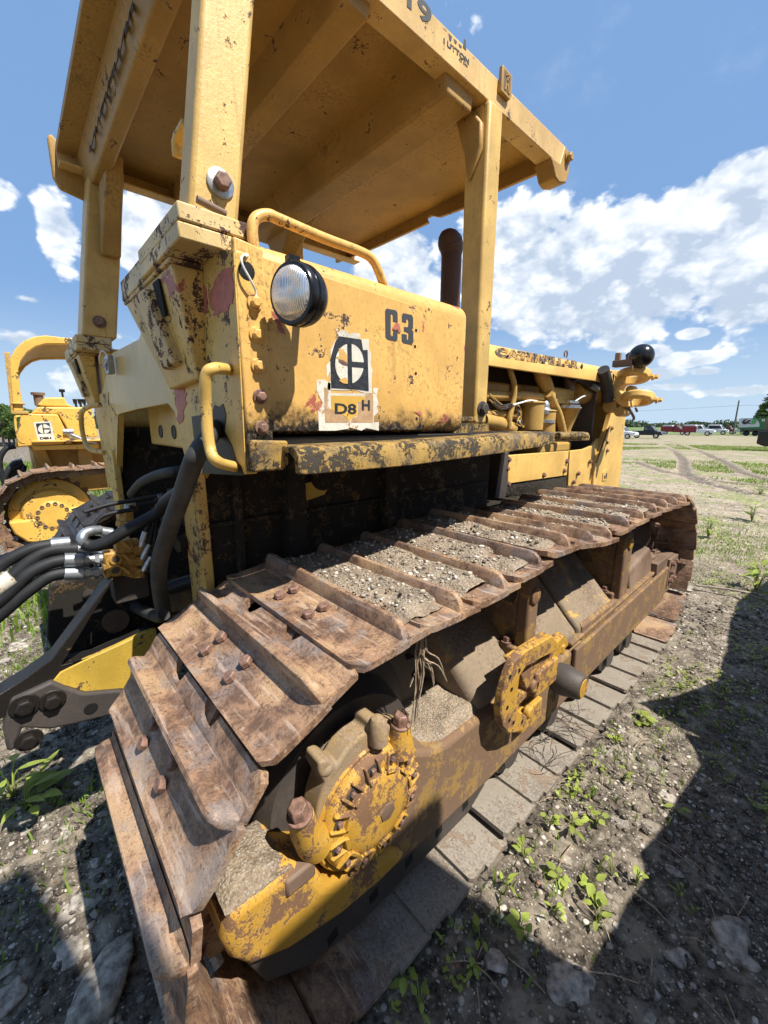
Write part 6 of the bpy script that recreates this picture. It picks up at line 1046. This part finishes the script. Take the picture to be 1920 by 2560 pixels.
def rock(u, v, s, asp, label, seed, group=None):
    x, y = gp(u, v); rr_ = np.random.default_rng(seed); Nn = rr_.normal(size=(16, 3)); Nn /= np.linalg.norm(Nn, axis=1)[:, None]; Dn = rr_.uniform(.55, .95, 16); dots = JV@Nn.T; V = JV*np.min(np.where(dots > .05, Dn/np.maximum(dots, .05), 9.), 1).clip(.3, 1.05)[:, None]; V = V*(1+.16*(vnoise(V[:, 0]*3+seed, V[:, 1]*3)+vnoise(V[:, 1]*7, V[:, 2]*7+seed)-1))[:, None]*(1+.03*(rr_.random((len(V), 1))-.5)); V = V*np.array([s*asp, s, s*.55]); a = rr_.random()*3; R2 = np.array([[math.cos(a), -math.sin(a), 0], [math.sin(a), math.cos(a), 0], [0, 0, 1]]); V = V@R2.T
    z = gzs(x, y); me = npmesh('rock', V, JF, 'rock', False); o = bpy.data.objects.new('rock', me); COL.objects.link(o); o.location = (x, y, z+s*.05); sb_ = o.modifiers.new('bevel', 'BEVEL'); sb_.width = s*.06; sb_.limit_method = 'NONE'; return setp(o, label, 'rock', group)
for i, (u, v, s, asp, lab) in enumerate([(250, 2480, .095, 1.7, 'largest pale slab rock beside the rear of the near track'), (210, 2245, .045, 1.6, 'flat pale rock above the slab rock at lower left'), (10, 2500, .06, 1.3, 'pale rock cut by the lower left edge'), (170, 2390, .045, 1.3, 'dark angular rock left of the slab rock'), (40, 1615, .07, 1.2, 'light grey rock in the grass behind the hoses'), (1420, 2450, .055, 1.6, 'long pale rock at the tip of the sunlit gravel'), (1580, 1650, .04, 1.3, 'small grey rock near the front of the lower pads'), (1570, 1545, .035, 1.4, 'flat pale rock beside the front end of the track'), (1850, 2390, .045, 1.3, 'grey rock in the shadow at lower right'), (1700, 2390, .035, 1.4, 'elongated stone in the shadow near the bottom'), (1240, 2400, .035, 1.3, 'dark stone in the shade next to the bottom pads'), (1820, 2330, .08, .9, 'round dark earth clod in the shade at lower right'), (270, 1925, .035, 1.2, 'small white stone in the shaded grass left of the track'), (1715, 1470, .05, 1.4, 'pale rock just past the end of the fallen branch')]):
    rock(u, v, s, asp, lab, 500+i)
r = np.random.default_rng(31); n = 90
for i in range(34):
    u, v = [(r.uniform(1100, 1900), r.uniform(1900, 2540)), (r.uniform(0, 380), r.uniform(1900, 2540))][i % 2]; x, y = gp(u, v)
    if not bool(inside_track(np.array([x]), np.array([y]))[0]): rock(u, v, r.uniform(.010, .022), r.uniform(1, 1.6), 'small rounded stone half sunk in the dark soil', 600+i, 'small stones near the track')
# gravel carried on the upper track, dirt caked on the final drive cap
V = []; Fs = []; SX = []; SY = []; SZ = []; SS = []
for i in range(1, 13):
    y0 = .2286*i+.014; y1 = .2286*(i+1)-.05-.014; zz = zt(.2286*i)
    nxg, nyg = 34, 12; gxs = np.linspace(-.75, -.05-.012*(i % 3), nxg); gys = np.linspace(y0-.2286+.02, y0-.03, nyg); A_, B_ = np.meshgrid(gxs, gys)
    e = np.minimum(np.minimum((A_+.755)/.10, (-.02-A_)/.07), 1).clip(0, 1); e2 = np.minimum((B_-gys[0]+.01)/.05, 1).clip(0, 1); e = e*np.clip((fbm(A_*1.+i*5, B_*1., 11, 3)-.30)*7+np.minimum((-.10-A_)/.18, 1)*1.6-.3, 0, 1); hgt = (.021+.027*(fbm(A_+i*3, B_, 9, 3)))*np.sqrt(e)*e2+.006*(fbm(A_+i, B_, 40, 2)-.5); zz_ = np.interp(B_, [b_ for b_ in np.linspace(-.1, 2.9, 61)], [zt(b_) for b_ in np.linspace(-.1, 2.9, 61)])
    Zs = zz_+hgt-.006+.012*np.clip((gys[0]+.03-B_)/.03, 0, 1)*0; o_ = sum(len(v) for v in V); V.append(np.stack([A_, B_, Zs], -1).reshape(-1, 3)); I2 = np.arange(nxg*nyg).reshape(nyg, nxg)+o_; Fs.append(np.stack([I2[:-1, :-1], I2[:-1, 1:], I2[1:, 1:], I2[1:, :-1]], -1).reshape(-1, 4))
    m_ = 420; ix = r.integers(1, nxg-2, m_); iy = r.integers(0, nyg-1, m_); ok = hgt[iy, ix] > .010; ix, iy = ix[ok], iy[ok]; SX.append(gxs[ix]+r.uniform(-.01, .01, len(ix))); SY.append(gys[iy]+r.uniform(-.007, .007, len(ix))); SZ.append(Zs[iy, ix]+.002); SS.append(.002+.0085*r.random(len(ix))**2.2)
xs_ = r.uniform(-.74, -.03, 1500); ys_ = r.uniform(.02, 2.7, 1500); SX.append(xs_); SY.append(ys_); SZ.append(np.array([zt(v) for v in ys_])+.003); SS.append(.0015+.004*r.random(1500)**2)
me = npmesh('track_gravel', np.concatenate(V), np.concatenate(Fs), 'packed_dirt'); o = bpy.data.objects.new('track_gravel', me); COL.objects.link(o); setp(o, 'grey brown dirt and gravel heaped between the grousers on top of the near track', 'gravel', kind='stuff')
o = bpy.data.objects.new('track_pebbles', stones('track_pebbles', np.concatenate(SX), np.concatenate(SY), np.concatenate(SZ), np.concatenate(SS), 41)); COL.objects.link(o); setp(o, 'small mixed pebbles lying in the dirt on the near track', 'gravel', kind='stuff')
def heap(nm, x0, x1, y0, y1, zf, h, label, seed, par=None):
    A_, B_ = np.meshgrid(np.linspace(x0, x1, 26), np.linspace(y0, y1, 30)); ex_ = np.minimum(np.minimum((A_-x0), (x1-A_))/.03, 1).clip(0, 1); ey_ = np.minimum(np.minimum((B_-y0), (y1-B_))/.04, 1).clip(0, 1)
    ex_ = ex_*np.clip((fbm(A_*1.+seed*3, B_, 9, 3)-.22)*5+ex_*ey_*1.2-.6, 0, 1)
    Z = zf(A_, B_)+h*np.sqrt(ex_*ey_)*(.5+.9*fbm(A_+seed, B_, 16, 3))+.010*(fbm(A_, B_+seed, 70, 2)-.5)-.006; I2 = np.arange(A_.size).reshape(A_.shape); me = npmesh(nm, np.stack([A_, B_, Z], -1).reshape(-1, 3), np.stack([I2[:-1, :-1], I2[:-1, 1:], I2[1:, 1:], I2[1:, :-1]], -1).reshape(-1, 4), 'packed_dirt'); o = bpy.data.objects.new(nm, me); COL.objects.link(o); return setp(o, label, 'dirt', kind='stuff')
heap('caked_dirt', -.278, -.104, -.462, -.30, lambda a, c_: .604-.0*a+(c_+.46)*-.05, .020, 'cracked grey dirt caked on the rear bearing cap', 3)
heap('caked_dirt', -.27, -.145, -.13, .10, lambda a, c_: .577+np.sqrt(np.maximum(.212**2-(c_+.028)**2, 0))-.006, .008, 'dry dirt on top of the final drive ring', 4)
heap('caked_dirt', -.45, -.155, .22, .60, lambda a, c_: .552-(c_-.2)*.02, .03, 'dry dirt and twigs on the frame behind the drive', 5)
heap('caked_dirt', -.32, -.16, 2.2, 2.72, lambda a, c_: .56+0*a, .03, 'dirt pile on the frame in front of the second bracket', 6)
# hanging roots, dead brush, fallen branch
rt = thing('root_tuft', (-.1, .62, 1.05), 'tuft of dry roots hanging from the edge of the upper track', 'roots'); b = MB(); rr_ = random.Random(4); p0 = c2(0, 0, x=-.06); P0_ = crop(900, 1100, .6148)(235, 760, x=-.06)
for k in range(16):
    a = crop(900, 1100, .6148)(240+rr_.uniform(-10, 20), 750+rr_.uniform(0, 20), x=-.06); m1 = a+K((rr_.uniform(-.015, .015), rr_.uniform(-.01, .02), -.07-rr_.random()*.05)); e = m1+(K((rr_.uniform(-.02, .02), rr_.uniform(.02, .10), -.10)) if k % 2 else K((0, rr_.uniform(-.03, .01), -.22*rr_.random()-.06))); b.tube(smooth_path([a, a.lerp(m1, .5)+K((.004, .004, 0)), m1, m1.lerp(e, .5)+K((.0, .01, .01)), e], 3), [.0022]*12+[.001], 5)
obj('roots', b, 'twig', rt)
br = thing('dead_brush', (*gp(1345, 1890), 0), 'tangle of dark dry twigs lying on the lower track pads', 'brush'); b = MB(); cx, cy = gp(1350, 1870)
for k in range(46):
    a = rr_.random()*6.28; q = K((cx+rr_.uniform(-.16, .12), cy+rr_.uniform(-.22, .25), .05+rr_.random()*.06)); L = .10+.16*rr_.random(); pts = [q]; 
    for j in range(4): a += rr_.uniform(-.6, .6); q = q+K((math.cos(a), math.sin(a), rr_.uniform(-.25, .3)))*L/4; q.z = max(q.z, .02); pts.append(q)
    b.tube(pts, [.0022, .002, .0017, .0013, .0008], 5)
obj('twigs', b, 'dark_twig', br)
b = MB(); A_, B_ = gp(1740, 1470), gp(2050, 1525); q0, q1 = K((A_[0], A_[1], .03)), K((B_[0], B_[1], .03)); b.tube(smooth_path([q0, q0.lerp(q1, .3)+K((.02, .0, .02)), q0.lerp(q1, .6)+K((0, .03, 0)), q1], 5), [.012]*15+[.006], 8)
for k in range(4): s_ = q0.lerp(q1, .45+.12*k); b.tube([s_, s_+K((.25, -.12+.1*k, .02)), s_+K((.45, -.25+.14*k, -.0))], [.006, .004, .002], 6)
o = obj('fallen_branch', b, 'wood_grey'); setp(o, 'long bare grey branch lying on the ground from the track toward the right edge', 'branch')
b = MB()
for k in range(46):
    u, v = rr_.uniform(1180, 1900), rr_.uniform(1700, 2500); x, y = gp(u, v); a = rr_.random()*6.28; L = rr_.uniform(.03, .16); z = gzs(x, y)+.008; b.tube([(x, y, z), (x+L*.5*math.cos(a), y+L*.5*math.sin(a), z+.012), (x+L*math.cos(a), y+L*math.sin(a), z)], [.002, .002, .001], 5)
o = obj('dry_stalks', b, 'twig'); setp(o, 'thin dry stalks strewn over the gravel', 'stalks', kind='stuff')
# ================================================================== machine parked to the right, out of the picture: it throws the big shadow
NB = thing('parked_loader', (2.6, 2.5, 0), 'unseen yellow machine added close on the right, shaped to throw its shadow across the gravel', 'loader')
obj('shadow_profile', MB().prism([(0.509, 0.05), (0.51, 1.435), (0.621, 1.423), (0.756, 1.4), (0.893, 1.384), (1.083, 1.361), (1.164, 1.438), (1.271, 1.401), (1.534, 1.376), (1.864, 1.325), (2.123, 1.501), (2.124, 1.378), (2.179, 1.702), (2.256, 1.927), (2.486, 1.687), (2.814, 1.475), (3.401, 1.522), (3.971, 1.615), (4.622, 1.665), (5.6, 1.45), (6.5, 1.4), (6.6, 0.05)], 'x', 1.25, 1.9), 'frame_paint', NB)  # top outline shaped to throw the shadow edge on the gravel
obj('shade_tower', MB().box((1.72, .0, 1.1), (2.3, .74, 3.40)), 'yellow_clean', NB, .05)  # unseen tower sized to shade the lower final drive and pads
obj('shade_block', MB().box((1.92, -1.6, .6), (2.3, -.14, 5.1)), 'yellow_clean', NB, .04)  # unseen block added only to shade the ground behind the track
obj('hood', MB().box((2.02, .8, 1.1), (2.9, 5.2, 1.95)), 'yellow_clean', NB, .08)
obj('bumper', MB().box((1.35, 5.4, .3), (2.6, 6.6, 1.45)), 'yellow_clean', NB, .05)
